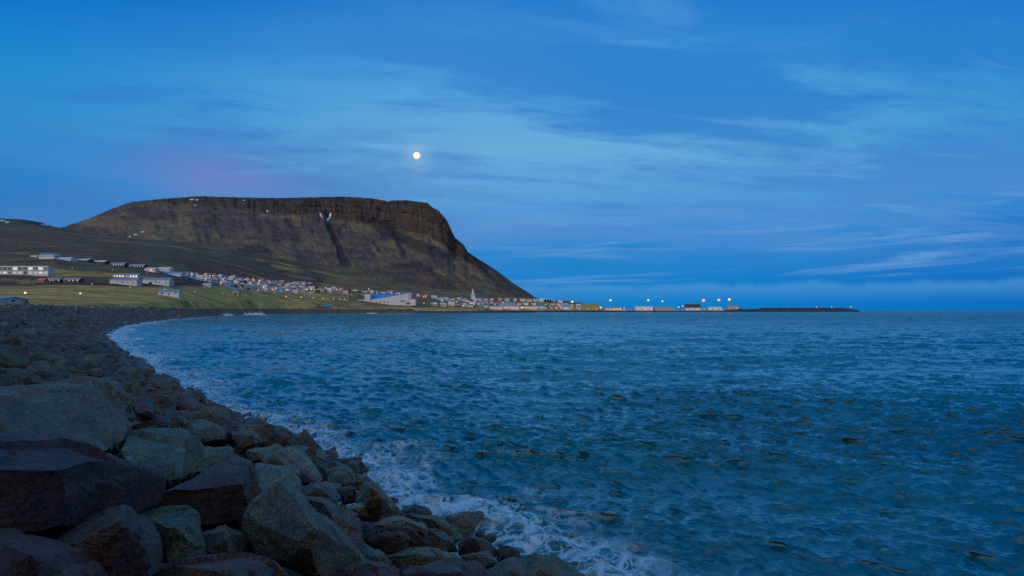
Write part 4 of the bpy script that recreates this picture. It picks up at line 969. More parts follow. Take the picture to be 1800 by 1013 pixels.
def build_named():
    # long two-storey block on the left
    p, d = put(22, 483); w, h = size(d, 126, 14.6); root = empty('apartment_block', p); tag(root, 'long flat-roofed two-storey block with a glazed blue upper gallery at the left edge', 'apartment block')
    MB().box(-w / 2, w / 2, 0, 10, -2, h - .5).build('wall', LGREY, root); MB().box(-w / 2 - .4, w / 2 + .4, -.9, 10.4, h - .48, h).build('roof', WHITEROOF, root)
    MB().box(-w / 2 - .2, -w / 2 + .3, -.8, -.02, -1, h - .5).box(w / 2 - .3, w / 2 + .2, -.8, -.02, -1, h - .5).build('side_wall', WHITE, root)
    MB().box(-w / 2, w / 2, -.8, -.01, h * .46, h * .52).build('gallery_floor', CONC, root)
    r = random.Random(4)
    for i in range(14):
        x = -w / 2 + w * (i + .5) / 14; window(root, x, -.05, h * .55, w / 14 * .86, h * .34, LITPALE if i in (3, 7, 10, 12) else GLASS)
        if i != 9: window(root, x, -.05, h * .10, w / 14 * .62, h * .26, LITPALE if i in (2, 5, 12) else (FRAME if i % 3 else GLASS))
    window(root, -w / 2 + w * 9.5 / 14, -.05, 0, w / 14 * .7, h * .38, DOORM).name = 'door'
    # house group on the brow
    def G(nm, px, py, wp, hp, dep, wall, roof, lab, hr=.35, **k):
        p, d = put(px, py); w, h = size(d, wp, hp); return gable(nm, p, w, dep, h * (1 - hr), h * hr, wall, roof, label=lab, **k)
    G('house', 88, 455, 31, 9, 12, LGREY, BLUEROOF, 'large pale house with blue roof topping the brow on the left', yaw=-12, wins=5, lit=.3, winmat=None)
    G('garage', 63, 452, 14, 3, 7, WHITE, WHITEROOF, 'low pale outbuilding just left of the big house on the brow', cat='outbuilding', wins=2, yaw=-14)
    for px, py, wp, nm in ((118, 458, 28, 'first'), (146, 460.5, 34, 'second'), (174, 463.5, 36, 'third')):
        G('terraced_house', px, py, wp, 5.2, 9, DKWALL if nm != 'first' else LGREY, WHITEROOF, '%s long low terrace with a pale roof right of the house on the brow' % nm, hr=.5, cat='terrace', yaw=-16, wins=6, group='pale-roofed terraces on the brow')
    G('cabin', 210, 468.5, 29, 6.5, 8, DKWALL, BLUEROOF, 'dark cabin with small white windows, left of the pair on the upper slope', winmat=FRAME, wins=6, yaw=-12, hr=.4, cat='cabin')
    G('cabin', 243, 471.5, 31, 6.5, 8, DKWALL, GREYROOF, 'dark cabin with small white windows, right of the pair on the upper slope', winmat=FRAME, wins=6, yaw=-12, hr=.4, cat='cabin')
    G('house', 267, 478, 20, 7, 9, PINK, WHITEROOF, 'pinkish house with pale roof at the start of the upper houses', yaw=-10, wins=4, lit=.2)
    G('house', 291, 477.5, 24, 7.5, 10, WHITE, WHITEROOF, 'wide white house with pale roof above the blue-roofed shed', yaw=-8, wins=5)
    G('shed', 305, 484, 36, 5.5, 12, LGREY, BLUEROOF, 'long low shed with bright blue roof beside the top of the sloping road', hr=.55, yaw=-4, wins=5, cat='shed')
    # house with a lit front
    p, d = put(224, 488.5); w, h = size(d, 43, 7.5); root = gable('farmhouse', p, w, 9, h * .6, h * .4, WHITE, GREYROOF, label='low farmhouse strung with bright yellow lit windows above the two barns', cat='farmhouse', wins=1, door=False)
    for i in range(9): window(root, -w / 2 + w * (i + .5) / 9, -4.5, .5, w / 9 * .35, h * .38, LITWIN if i not in (4, 5) else GLASS)
    # two barns
    for px, nm, roof in ((221.5, 'left barn of the white pair, four small square windows under a blue roof', BLUEROOF), (278, 'right barn of the white pair, with a wide dark opening under its blue roof', BLUEROOF)):
        p, d = put(px, 500.5); w, h = size(d, 45, 11.3); root = gable('barn', p, w, 13, h * .62, h * .38, WHITE, roof, label=nm, cat='barn', wins=1, door=False, yaw=6 if px < 250 else 5, group='white barns on the plain')
        if px < 250:
            for i in range(4): window(root, -w / 2 + w * (.26 + .2 * i), -6.5, h * .2, 1.5, 1.3, frame=True)
        else:
            window(root, -w * .2, -6.5, 0.02, w * .13, h * .34, GLASS).name = 'barn_door'; window(root, w * .12, -6.5, h * .16, 1.4, 1.1, frame=True); window(root, w * .38, -6.5, h * .12, 1.6, 1.4, frame=True)
    G('cabin', 75.5, 496.5, 12, 6.5, 6, REDWALL, GREYROOF, 'small bright red cabin beside the gravel mound', cat='cabin', wins=2, hr=.35)
    G('cabin', 100, 496.5, 19, 8, 8, DKWALL, BLUEROOF, 'short dark cabin with white windows right of the red one', cat='cabin', wins=4, winmat=FRAME, wh=2, hr=.4)
    G('cabin', 129, 497, 29, 8, 8, DKWALL, GREYROOF, 'long dark cabin with three pale window bays on the plain', cat='cabin', wins=4, winmat=FRAME, wh=2, hr=.4)
    G('shed', 299, 520, 33, 10.5, 12, WHITE, BLUEROOF, 'white shed with blue roof standing alone on the grass plain', cat='shed', wins=3, yaw=14, hr=.4)
    G('shed', 365, 504.5, 13, 6, 7, WHITE, WHITEROOF, 'tiny white shed below the sloping road', cat='shed', wins=2, hr=.3)
    p, d = put(414, 519); w, h = size(d, 11, 7); root = empty('culvert', p); tag(root, 'dark concrete block where the sloping road ends', 'concrete block')
    MB().box(-w / 2, w / 2, 0, 8, -2, h).build('wall', CONC, root); window(root, 0, -.02, .3, w * .5, h * .5, DKWALL).name = 'opening'; MB().box(-w / 2 - .3, w / 2 + .3, -.4, 8.4, h, h + .35).build('roof', CONC, root)
    p, d = put(7, 537.5); w, h = size(d, 34, 14.5); root = gable('warehouse', p, w, 9, h * .72, h * .28, LGREY, BLUEROOF, label='pale warehouse with grey-blue roof cut by the left edge, behind the rocks', cat='warehouse', wins=3, yaw=-6)
    # the big wedge-roofed hall by the shore
    p, d = put(681, 536); u = d / F; root = empty('sports_hall', p); tag(root, 'large white hall by the shore with a bright blue wedge-shaped roof', 'sports hall')
    xl, xr, h0, h1, dp = -30 * u, 36 * u, 8 * u, 19 * u, 34.0
    V_ = [(xl, 0, -2), (xr, 0, -2), (xr, dp, -2), (xl, dp, -2), (xl, 0, h0), (xr, 0, h1), (xr, dp, h1), (xl, dp, h1 * .97)]
    MB().add(V_, [(0, 1, 5, 4), (1, 2, 6, 5), (2, 3, 7, 6), (3, 0, 4, 7), (4, 5, 6, 7)]).build('wall', WHITE, root)
    MB().add([(xl - .4, -.4, h0 + .1), (xr + .4, -.4, h1 + .1), (xr + .4, dp + .4, h1 + .1), (xl - .4, dp + .4, h1 * .97 + .1), (xl - .4, -.4, h0 + .5), (xr + .4, -.4, h1 + .5), (xr + .4, dp + .4, h1 + .5), (xl - .4, dp + .4, h1 * .97 + .5)],
             [(4, 5, 6, 7), (0, 1, 5, 4), (1, 2, 6, 5), (2, 3, 7, 6), (3, 0, 4, 7), (3, 2, 1, 0)]).build('roof', plain('bright_blue_roof', (.02, .26, .62), .6, .3), root)
    MB().box(-40 * u, -30 * u - .05, -1, dp * .7, -2, 18 * u).build('stair_tower', WHITE, root)
    MB().box(36 * u + .05, 41 * u, -1.5, dp * .7, -2, 20 * u).build('tower', WHITE, root); window(root, 38 * u, -1.56, 8 * u, 1.1 * u, 11 * u).name = 'window'
    a = MB().box(41 * u + .05, 50 * u, -6, 12, -2, 9 * u).build('annex', WHITE, root); MB().box(40.8 * u, 50.3 * u, -6.4, 12.4, 9 * u + .02, 9 * u + .4).build('roof', GREYROOF, a)
    a = MB().box(-52 * u, -40 * u - .05, 0, 14, -2, 8 * u).build('annex', WHITE, root); MB().box(-52.4 * u, -39.8 * u, -.5, 14.5, 8 * u + .02, 8 * u + .4).build('roof', GREYROOF, a)
    window(root, -46 * u, -.02, 4.6 * u, 9 * u, 2 * u); window(root, 27 * u, -.05, 5 * u, 9 * u, 1.8 * u); window(root, 37 * u, -1.56, 0, 7 * u, 3.6 * u, DOORM).name = 'door'; window(root, -34 * u, -1.06, 0, 1.4 * u, 5 * u); window(root, -32 * u, -1.06, 0, 1.4 * u, 5 * u)
    for i in range(4): window(root, (-19.5 + 6.8 * i) * u, -.05, 3.2 * u, 2.8 * u, 2 * u)
    # church
    p, d = put(829, 530.5); u = d / F; root = empty('church', p); tag(root, 'modern church with a tall pointed white spire and a steep dark roof', 'church')
    MB().add([(-13 * u, 0, -1), (7 * u, 0, -1), (7 * u, 16, -1), (-13 * u, 16, -1), (2.5 * u, 3, 11.5 * u), (2.5 * u, 13, 11.5 * u)], [(0, 1, 4), (2, 3, 5), (0, 4, 5, 3), (1, 2, 5, 4), (3, 2, 1, 0)]).build('nave', DARKROOF, root)
    MB().add([(-1.6 * u, -1, 5 * u), (7.2 * u, -1, -1), (9 * u, -1, -1), (2.4 * u, -1, 22.5 * u), (1.2 * u, -1, 22.5 * u), (-1.6 * u, 1.5, 5 * u), (7.2 * u, 1.5, -1), (9 * u, 1.5, -1), (2.4 * u, 1.5, 22.5 * u), (1.2 * u, 1.5, 22.5 * u)],
             [(0, 1, 2, 3, 4), (9, 8, 7, 6, 5), (0, 5, 6, 1), (1, 6, 7, 2), (2, 7, 8, 3), (3, 8, 9, 4), (4, 9, 5, 0)]).build('spire', LGREY, root)
    MB().add([(-22 * u, -2, -1), (-12 * u, -2, -1), (-12 * u, 8, -1), (-22 * u, 8, -1), (-20.6 * u, 2, 8.5 * u), (-19.6 * u, 2, 8.5 * u), (-22 * u, -2, 2.6 * u), (-12 * u, -2, 2 * u), (-12 * u, 8, 2 * u), (-22 * u, 8, 2.6 * u)],
             [(0, 1, 7, 6), (1, 2, 8, 7), (2, 3, 9, 8), (3, 0, 6, 9), (6, 7, 5, 4), (8, 9, 4, 5), (7, 8, 5), (9, 6, 4)]).build('belfry', LGREY, root)
    # named harbour side buildings: px0, px1, top, base, wall, roof, label, ridge share, windows, lit
    for nm, a, b, t_, bs, wl, rf, lab, hr, wn, lt, cat in (
        ('apartment_house', 846, 868, 529, 533.5, SALMON, REDROOF, 'red-roofed long block right of the church spire', .35, 7, .2, 'house'), ('apartment_house', 870, 889, 529, 533.5, SALMON, REDROOF, 'second red-roofed block, next one right of the long one by the church', .35, 6, .2, 'house'),
        ('warehouse', 871, 905, 532.5, 538, LGREY, BLUEROOF, 'blue-roofed warehouse behind the pink waterfront blocks', .6, 5, .1, 'warehouse'), ('warehouse', 808, 832, 537.5, 543, LGREY, BLUEROOF, 'blue-roofed warehouse on the flat ground nearest the rocky point', .5, 5, .3, 'warehouse'),
        ('warehouse', 840, 860, 536.5, 543, TEALROOF, BLUEROOF, 'blue-green warehouse left of the pink waterfront blocks', .5, 4, .1, 'warehouse'),
        ('waterfront_block', 861, 884, 537.5, 544.3, PINK, GREYROOF, 'long pink waterfront block, left one of three with white window bays', .25, 8, 0, 'fish factory'), ('waterfront_block', 885, 912, 537.0, 544.3, PINK, GREYROOF, 'long pink waterfront block, middle one of three with white window bays', .25, 9, 0, 'fish factory'),
        ('waterfront_block', 913, 944, 537.5, 544.3, PINK, GREYROOF, 'long pink waterfront block, right one of three with white window bays', .25, 9, .1, 'fish factory'),
        ('shed', 945, 958, 539, 544.5, WHITE, WHITEROOF, 'white shed ending the row of pink waterfront blocks', .45, 3, .1, 'shed'), ('warehouse', 943, 958, 531.5, 538, TEALROOF, TEALROOF, 'dark teal gabled warehouse above the white shed', .5, 3, 0, 'warehouse'),
        ('harbour_hall', 990, 1004, 535, 542, LGREY, GREYROOF, 'light grey gabled hall at the inner harbour', .5, 3, .2, 'hall'), ('harbour_hall', 1022, 1052, 533.3, 542.5, OCHRE, OCHREROOF, 'long mustard yellow hall at the harbour', .45, 6, .25, 'hall'),
        ('harbour_shed', 1062, 1092, 539.5, 543.5, CREAM, GREYROOF, 'cream low shed right of the mustard yellow hall', .4, 6, .35, 'shed'), ('harbour_shed', 1116, 1147, 539, 543.6, CREAM, WHITEROOF, 'cream low shed on the quay with lit doors, under the middle mast', .4, 6, .4, 'shed'),
        ('harbour_shed', 1149, 1184, 539, 543.3, CONC, GREYROOF, 'long grey shed on the quay right of the cream one', .4, 6, .1, 'shed'), ('boathouse', 1204, 1231, 535, 543.8, WHITE, DARKROOF, 'white boathouse with steep dark blue roof on the quay', .5, 4, .3, 'boathouse'),
        ('harbour_shed', 1244, 1268, 540, 544, LGREY, WHITEROOF, 'low pale shed between the boathouse and the orange-lit one', .4, 5, .4, 'shed'), ('ice_house', 1278, 1297, 537, 544, SALMON, GREYROOF, 'orange-lit salmon building below the last tall mast', .15, 3, .3, 'ice house')):
        mid = (a + b) / 2
        dd = float(np.interp(mid, [800, 860, 940, 1000, 1060, 1320], [1440, 1640, 1780, 1870, 1950, 2070])) if bs > 541 else None
        if dd: p = Vector(((mid - 900) / F * dd, dd, float(land_z(mid, dd)))); d = dd
        else: p, d = put(mid, bs)
        w = (b - a) * d / F; top = HC + (HZ - t_) / F * d; h = max(top - p.z, 3.5)
        gable(nm, p, w, 12, h * (1 - hr), h * hr, wl, rf, label=lab, cat=cat, wins=wn, lit=lt, winmat=FRAME if nm == 'waterfront_block' else None, wh=3 if nm == 'waterfront_block' else 1.6)
build_named()

def build_town():
    r = random.Random(77)
    rows = [
     ('in the topmost upper-town street', [(327, 484), (352, 486), (400, 490), (440, 495), (500, 499.5), (545, 502)], 12.0),
     ('in the second upper-town street', [(352, 491), (390, 494.5), (430, 499), (480, 504), (540, 507), (600, 511), (636, 514)], 12.5),
     ('in the third upper-town street', [(368, 496.5), (400, 500), (430, 504), (480, 508.5), (530, 511.5), (580, 513.5), (612, 515.5)], 12.5),
     ('in the lowest upper-town street', [(424, 509), (452, 512), (480, 513), (520, 515), (562, 515)], 13.0),
     ('in the row behind the blue-roofed hall', [(640, 515), (672, 516), (700, 518), (738, 521.5), (765, 525)], 12.0),
     ('in the row below the mountain', [(772, 527.5), (812, 529), (880, 529), (925, 530), (958, 530.5), (985, 534)], 11.5),
     ('in the middle row beneath the church', [(778, 532), (820, 534), (866, 536), (925, 536), (985, 538), (1018, 540)], 11.0),
     ('in the front row by the point', [(764, 537.5), (785, 538.5), (805, 536.5), (842, 536), (858, 535.5)], 13.0),
     ('in the low row of quay sheds', [(1054, 543.6), (1180, 543.6), (1276, 543.9)], 9.5),
     ('in the inner harbour row', [(960, 543), (975, 541.5), (990, 543), (1008, 543.3), (1020, 544)], 9.0)]
    for desc, line, gap in rows:
        xs, ys = zip(*line); x = xs[0]; k = 0
        while x < xs[-1]:
            y = float(np.interp(x, xs, ys)) + r.uniform(-.7, .7)
            if 'quay' in desc and any(a_ - 4 < x < b_ + 4 for a_, b_ in ((1062, 1092), (1116, 1184), (1204, 1231), (1244, 1268), (1278, 1297))): x += 3; continue
            p, d = put(x, y)
            if 'quay' in desc: d = float(np.interp(x, [1060, 1320], [1925, 2060])); p = Vector(((x - 900) / F * d, d, float(land_z(x, d))))
            if 'harbour' in desc: d = float(np.interp(x, [940, 1000, 1060], [1800, 1900, 1960])); p = Vector(((x - 900) / F * d, d, float(land_z(x, d))))
            w = min(gap * r.uniform(.72, 1.0), 13) * d / F; w = max(7.0, min(w * .92, 17)); ridge = 'x' if r.random() < .75 else 'y'
            if ridge == 'y': w *= .72
            hp = r.uniform(5.4, 7.4) if d < 1500 else r.uniform(5.0, 6.4)
            h = min(max(hp * .9 * d / F, 4.4), 7.2)
            if 'quay' in desc: h = r.uniform(2.6, 5.0)
            wl = r.choices([WHITE, CREAM, PINK, LGREY, SALMON, DKWALL, OCHRE], [8, 3, 3, 4, 1, 1.3, .4])[0]; rf = r.choices([WHITEROOF, GREYROOF, BLUEROOF, REDROOF, DARKROOF, GREENROOF, TEALROOF], [6, 5, 3, 3, 3, .7, .5])[0]
            k += 1
            lab = ('%s shed with %s roof' if 'quay' in desc else '%s house with %s roof') % (WALLN[wl], ROOFN[rf]) + ', %s from left %s' % (ORD[k - 1], desc) if 'quay' in desc else '%s house with %s roof, %s from left %s' % (WALLN[wl], ROOFN[rf], ORD[k - 1], desc)
            gable('shed' if 'quay' in desc else 'house', p, w, r.uniform(7, 10), h * .62, h * .38, wl, rf, yaw=r.uniform(-28, 28), label=lab, cat='shed' if 'quay' in desc else 'house', group='houses ' + desc, wins=r.choice([2, 3, 4]), lit=.16, chim=r.random() < .3, ridge=ridge, rr=r, winmat=None)
            x += gap * r.uniform(.85, 1.2)
build_town()

# ------------------------------------------------------------------ roads, mound, quay, point, breakwater
def ribbon(name, up, lo, mat, lift=.35, n=60):
    tt = np.linspace(0, 1, n); V = np.zeros((5, n, 3))
    def samp(pl, t):
        xs, ys = zip(*pl); L = np.linspace(0, 1, len(pl)); return float(np.interp(t, L, xs)), float(np.interp(t, L, ys))
    for j, t in enumerate(tt):
        (x0, y0), (x1, y1) = samp(up, t), samp(lo, t); d0, d1 = depth_at(x0, y0), depth_at(x1, y1); A = np.array([(x0 - 900) / F * d0, d0]); B = np.array([(x1 - 900) / F * d1, d1])
        for i, f in enumerate((0, .25, .5, .75, 1)):
            q = A * (1 - f) + B * f; V[i, j] = (q[0], q[1], float(land_z(900 + F * q[0] / q[1], q[1])) + lift)
    k = np.ones(9) / 9
    for i in range(5):
        z = np.pad(V[i, :, 2], 4, mode='edge'); V[i, :, 2] = np.maximum(np.convolve(z, k, 'valid'), V[i, :, 2])
    o = grid_mesh(name, V, mat); tag(o, kind='structure'); return o
ribbon('road', [(322, 480.5), (350, 487), (380, 493), (400, 500), (421, 511)], [(321, 482), (338, 491), (365, 496.5), (395, 504.5), (416, 513)], ASPH)
ribbon('track', [(60, 487.5), (140, 486.2), (200, 487.8), (270, 489), (335, 490.5)], [(60, 488.6), (140, 487.4), (200, 489), (270, 490.1), (335, 491.5)], plain('dirt_track', (.22, .17, .12), .95), .25)
ribbon('ramp_road', [(562, 538.5), (572, 536), (588, 534.3)], [(553, 542.5), (571, 542), (586, 536)], ASPH)
def build_mound():
    p, d = put(46, 499); u = d / F; n, m = 14, 40; V = np.zeros((n, m, 3))
    for i in range(n):
        q = i / (n - 1)
        for j in range(m):
            a = 2 * math.pi * j / (m - 1); rad = 17 * u * q * (1 + .12 * math.sin(3 * a + 1) + .06 * math.sin(7 * a)); z = 8.5 * u * (1 - q) ** 1.15 + .4 * math.sin(5 * a + 9 * q) * q * (1 - q) * 3 - q * .8
            V[i, j] = (p.x + rad * math.cos(a), p.y + rad * math.sin(a) * .6, p.z + z)
    o = grid_mesh('gravel_mound', V, plain('mound_grass', (.15, .15, .075), .95, .1, .3, .4)); tag(o, 'low conical grassy gravel mound left of the red cabin', 'mound')
build_mound()
def long_mound(name, line, width, zs, colf, jag, mat, label, cat, step=2.0, seed=0):
    """rock mound along a line of (px, depth); zs = crest heights"""
    P_ = np.array([((a - 900) / F * d, d) for a, d in line]); L = np.concatenate([[0], np.cumsum(np.linalg.norm(np.diff(P_, axis=0), axis=1))]); n = int(L[-1] / step)
    tt = np.linspace(0, L[-1], n); X = np.interp(tt, L, P_[:, 0]); Y = np.interp(tt, L, P_[:, 1]); Zc = np.interp(tt, L, zs); tg = np.gradient(np.stack([X, Y], 1), axis=0); tg /= np.linalg.norm(tg, axis=1)[:, None]; nr = np.stack([tg[:, 1], -tg[:, 0]], 1)
    prof = [(1.0, -2.5), (.8, .15), (.6, .45), (.42, .75), (.28, .98), (.1, 1.0), (-.1, 1.0), (-.3, .98), (-.6, .5), (-1.0, -2.5)]
    V = np.zeros((len(prof), n, 3))
    endf = np.clip(np.minimum(tt, L[-1] - tt) / (width * .6), 0, 1) ** .5
    for i, (o_, zf) in enumerate(prof):
        nx = X + nr[:, 0] * o_ * width * (.3 + .7 * endf); ny = Y + nr[:, 1] * o_ * width * (.3 + .7 * endf)
        z = np.where(zf < 0, zf, Zc * zf * endf); z = z + jag * fbm(nx / 3 + seed, ny / 3 + i * 3.3, 3) * (zf >= 0)
        V[i] = np.stack([nx, ny, z], -1)
    o = grid_mesh(name, V, mat, smooth=False); c = colf(V, prof); add_color(o.data, 'col', c.reshape(-1, 3)); tag(o, label, cat); return o
dark = lambda V, pr: np.clip(np.array([.042, .040, .042]) * (1 + .7 * fbm(V[..., 0] / 2.5, V[..., 1] / 2.5 + V[..., 2], 2))[..., None], .01, 1)
def grassy(V, pr):
    c = dark(V, pr).copy(); top = np.array([k[1] > .9 for k in pr]); px = 900 + F * V[..., 0] / V[..., 1]
    g = np.clip(1 - (px - 800) / 50, 0, 1) * top[:, None]; return c * (1 - g[..., None]) + np.array([.15, .12, .06]) * g[..., None]
long_mound('rocky_point', [(726, 1292), (770, 1318), (820, 1322), (870, 1318), (905, 1322)], 17, [3.4, 3.6, 3.4, 3.2, 1.2], grassy, .9, M_ROCKA, 'low rocky point with brown grass on top jutting from the shore', 'rocky point', 1.6)
long_mound('reef', [(898, 1330), (915, 1332), (941, 1338)], 9, [1.0, 1.6, .5], dark, 1.3, M_ROCKA, 'dark wave-washed reef just off the tip of the rocky point', 'reef', 1.2, 5)
long_mound('breakwater', [(1270, 2028), (1300, 2034), (1334, 2045), (1340, 2046), (1400, 2060), (1480, 2075), (1511, 2080)], 17, [4.5, 7.0, 7.4, 10.4, 10.6, 10.2, 4.5], dark, 1.5, M_ROCKA, 'long dark rock breakwater reaching out to sea on the right', 'breakwater', 2.2, 9)
def quay():
    line = [(846, 1596), (870, 1612), (940, 1722), (1000, 1802), (1060, 1882), (1120, 1932), (1320, 2032)]; b = MB()
    for (a, d0), (c, d1) in zip(line[:-1], line[1:]):
        x0, x1 = (a - 900) / F * d0, (c - 900) / F * d1; vs = []
        for x, d in ((x0, d0), (x1, d1)):
            vs += [(x, d - 3, -2), (x, d - 3, 3.3), (x, d + 14, 3.3), (x, d + 14, -2)]
        b.add(vs, [(0, 4, 5, 1), (1, 5, 6, 2), (2, 6, 7, 3), (0, 3, 7, 4)] + ([(0, 1, 2, 3)] if a == 846 else []))
    root = b.build('quay', plain('quay_face', (.05, .046, .048), .8)); tag(root, 'long dark quay wall along the harbour front below the sheds', 'quay')
    n = 0; fb = MB()
    for i in range(60):
        t = i / 59 * (len(line) - 1); k = min(int(t), len(line) - 2); f = t - k; px = line[k][0] * (1 - f) + line[k + 1][0] * f; x0, x1 = (line[k][0] - 900) / F * line[k][1], (line[k + 1][0] - 900) / F * line[k + 1][1]
        d = line[k][1] * (1 - f) + line[k + 1][1] * f; x = x0 * (1 - f) + x1 * f; fb.box(x - .4, x + .4, d - 3.4, d - 3.02, .2, 3.0)
    fb.build('fender', DKWALL, root)
quay()

# ------------------------------------------------------------------ lamps and masts
L_WARM = emis('lamp_warm', (1.0, .45, .15, 1), 2.6); L_WHITE = emis('lamp_white', (1.0, .68, .36, 1), 2.6); L_PINK = emis('lamp_pinkish', (1.0, .22, .10, 1), 3.0); L_COOL = emis('lamp_pale', (.85, .92, 1.0, 1), 4.0)
def lamp(px, py, mat, label, group=None, H=6.5, r=None, d=None, base=None, cat='street lamp', name='street_lamp', arm=1.2):
    if d is None:
        d = depth_at(px, py + 7)
        for _ in range(3): d = depth_at(px, py + H / d * F)
    z0 = float(land_z(px, d)) if base is None else base
    z = HC + (HZ - py) / F * d; H = max(z - z0, 3.0); r = (r or max(.32, .00042 * d)) * (1.25 if d > 1000 else 1.0); x = (px - 900) / F * d
    root = empty(name, (x, d, z0)); tag(root, label, cat, group)
    MB().tube((0, 0, -1), (0, 0, H - r), max(.09, .00009 * d), .07, 6).tube((0, 0, H - r), (arm, 0, H - r * .2), .06, .05, 5).build('pole', POLE, root)
    MB().ball((arm, 0, H), r, 2, (1.1, 1.0, .8)).build('lamp_head', mat, root, True)
    return root
def build_lamps():
    nice = [(82.5, 489.5, L_WARM, 'tall street lamp with arm standing right of the red cabin'), (158.5, 499, L_WHITE, 'tall street lamp alone on the plain left of the two barns'), (226, 504.5, L_WARM, 'amber street lamp in front of the left white barn'),
            (286.7, 508.7, L_WARM, 'street lamp at the corner of the lone white shed'), (339.7, 513, L_WARM, 'street lamp on the grass right of the lone white shed'), (356.7, 505, L_WARM, 'street lamp beside the tiny white shed'),
            (390, 516, L_WARM, 'street lamp left of the concrete block'), (430, 518, L_WHITE, 'street lamp just right of the concrete block'), (466.7, 519.5, L_WHITE, 'street lamp below the lowest upper-town street'),
            (125, 472, L_WHITE, 'small lamp on the brown slope under the first terrace'), (196, 475, L_WHITE, 'small lamp on the brown slope under the left dark cabin'), (34.8, 519, L_WHITE, 'small lamp on the grass plain above the edge warehouse'), (133.6, 516, L_WHITE, 'small pale lamp in the middle of the grass plain'),
            (257.5, 478.5, L_WHITE, 'lamp below the pinkish house of the upper houses'), (347.5, 489, L_WHITE, 'street lamp half way down the sloping road')]
    for x, y, m, l in nice: lamp(x, y, m, l, 'street lamps on the plain', H=6.5 if x not in (82.5, 158.5) else 7.5, r=.24)
    for k, (x, y) in enumerate([(501.7, 521), (528, 522.5), (549, 523.7), (566.7, 524.7), (585, 525.8), (596, 526), (604, 526.2)]):
        lamp(x, y, L_WARM if k < 2 else L_WHITE, '%s street lamp from the left in the line above the shore road' % ORD[k], 'lamps in the line above the shore road', r=.55 if k < 2 else .45)
    up = [(367.5, 485), (402, 488), (454, 494.5), (473, 496), (453, 509), (477.5, 509), (430, 491.5), (514.5, 497.5), (503, 509.5), (545, 508.5), (571, 506), (525, 503), (590, 509)]
    for k, (x, y) in enumerate(sorted(up)): lamp(x, y, (L_WARM, L_WHITE, L_PINK)[k % 3], '%s lit street lamp from the left among the upper-town houses' % ORD[k], 'street lamps among the upper-town houses', H=6)
    for k, (x, y) in enumerate([(647, 508), (743, 522), (744, 533), (764, 533.3), (777, 526.7)]): lamp(x, y, L_WHITE if k != 1 else L_PINK, '%s street lamp from the left around the blue-roofed hall' % ORD[k], 'street lamps around the blue-roofed hall', H=6)
    low = [(802, 530.5), (813, 538), (826, 533), (839.5, 535), (854, 539.5), (868, 535), (889, 541), (909, 536), (919.5, 529), (926, 539), (938, 536), (950, 529.5), (958.5, 536), (966, 538), (975, 534.5), (981, 537), (985, 542), (993, 543), (1012, 541), (1021, 540), (1040, 537), (1033, 543), (1047, 543.2)]
    for k, (x, y) in enumerate(sorted(low)): lamp(x, y, (L_WARM, L_PINK, L_WHITE)[k % 3], '%s lit lamp from the left among the lower-town and harbour houses' % ORD[k], 'street lamps of the lower town', H=5.5, r=.62)
    for k, (x, y) in enumerate([(944, 526.5), (946, 528.5), (950, 525), (955.5, 526), (960.5, 526.3), (965, 526.8), (969.5, 527), (974.5, 527.6), (981, 528.2)]):
        d = 2050.0; lamp(x, y, L_WHITE if k else L_WARM, '%s lamp from the left in the string over the mountain foot' % ORD[k], 'string of lamps over the mountain foot', d=d, r=.6, base=HC + (HZ - y) / F * d - 9)
    for x, y, m, l, r in ((1006, 530.7, L_WHITE, 'bright white floodlight mast at the inner harbour', 1.5), (1056, 541, L_PINK, 'strong orange lamp at the right end of the mustard hall', 1.5), (1073, 528, L_WARM, 'first tall harbour floodlight mast from the left, beyond the mustard hall', 1.5),
            (1139.5, 528, L_WHITE, 'tall floodlight mast above the cream quay shed', 1.5), (1164.5, 529.6, L_COOL, 'thinner floodlight mast above the long grey quay shed', 1.2), (1236.7, 528.3, L_PINK, 'reddish floodlight mast beside the boathouse', 2.1),
            (1263.6, 527.6, L_PINK, 'reddish floodlight mast above the low pale shed, middle one of three', 2.0), (1282, 526.7, L_WARM, 'tallest floodlight mast, above the orange-lit building', 2.0), (1200, 538, L_COOL, 'low lamp left of the boathouse', .9), (1193, 540, L_WARM, 'low amber lamp left of the boathouse near the water', .9)):
        d = float(np.interp(x, [1000, 1060, 1320], [1850, 1950, 2070])); root = lamp(x, y, m, l, 'floodlight masts of the harbour', d=d, r=r * 1.25, base=3.0, cat='floodlight mast', name='floodlight_mast', arm=0.0)
        if y < 532: MB().box(-2.0, 2.0, -.3, .3, 0, .5).build('lamp_bracket', POLE, root).location = (0, 0, HC + (HZ - y) / F * d - 3 - r * .62 - .8)
    for k, (x, y) in enumerate([(1090, 542), (1097, 541), (1122, 542.5), (1133, 543), (1207, 544), (1218, 543.3), (1227, 544), (1238, 543), (1250, 543), (1259, 543)]):
        d = float(np.interp(x, [1000, 1060, 1320], [1840, 1935, 2055])); lamp(x, y, (L_WARM, L_PINK)[k % 2], 'small %s quay lamp by the water, %s from the left of its colour' % (('amber', 'orange')[k % 2], ORD[k // 2]), 'small quay lamps, ' + ('amber', 'orange')[k % 2], d=d, r=.7, base=3.2, cat='quay lamp', name='quay_lamp', arm=.3)
    for k, (x, y) in enumerate([(1435, 540), (1462, 540.2), (1495.6, 539.4)]):
        lamp(x, y, L_PINK if k < 2 else L_WHITE, '%s beacon from the left on the breakwater' % ORD[k], 'beacons on the breakwater', d=2070.0, r=.85, base=9.6, cat='beacon', name='beacon', arm=0.0)
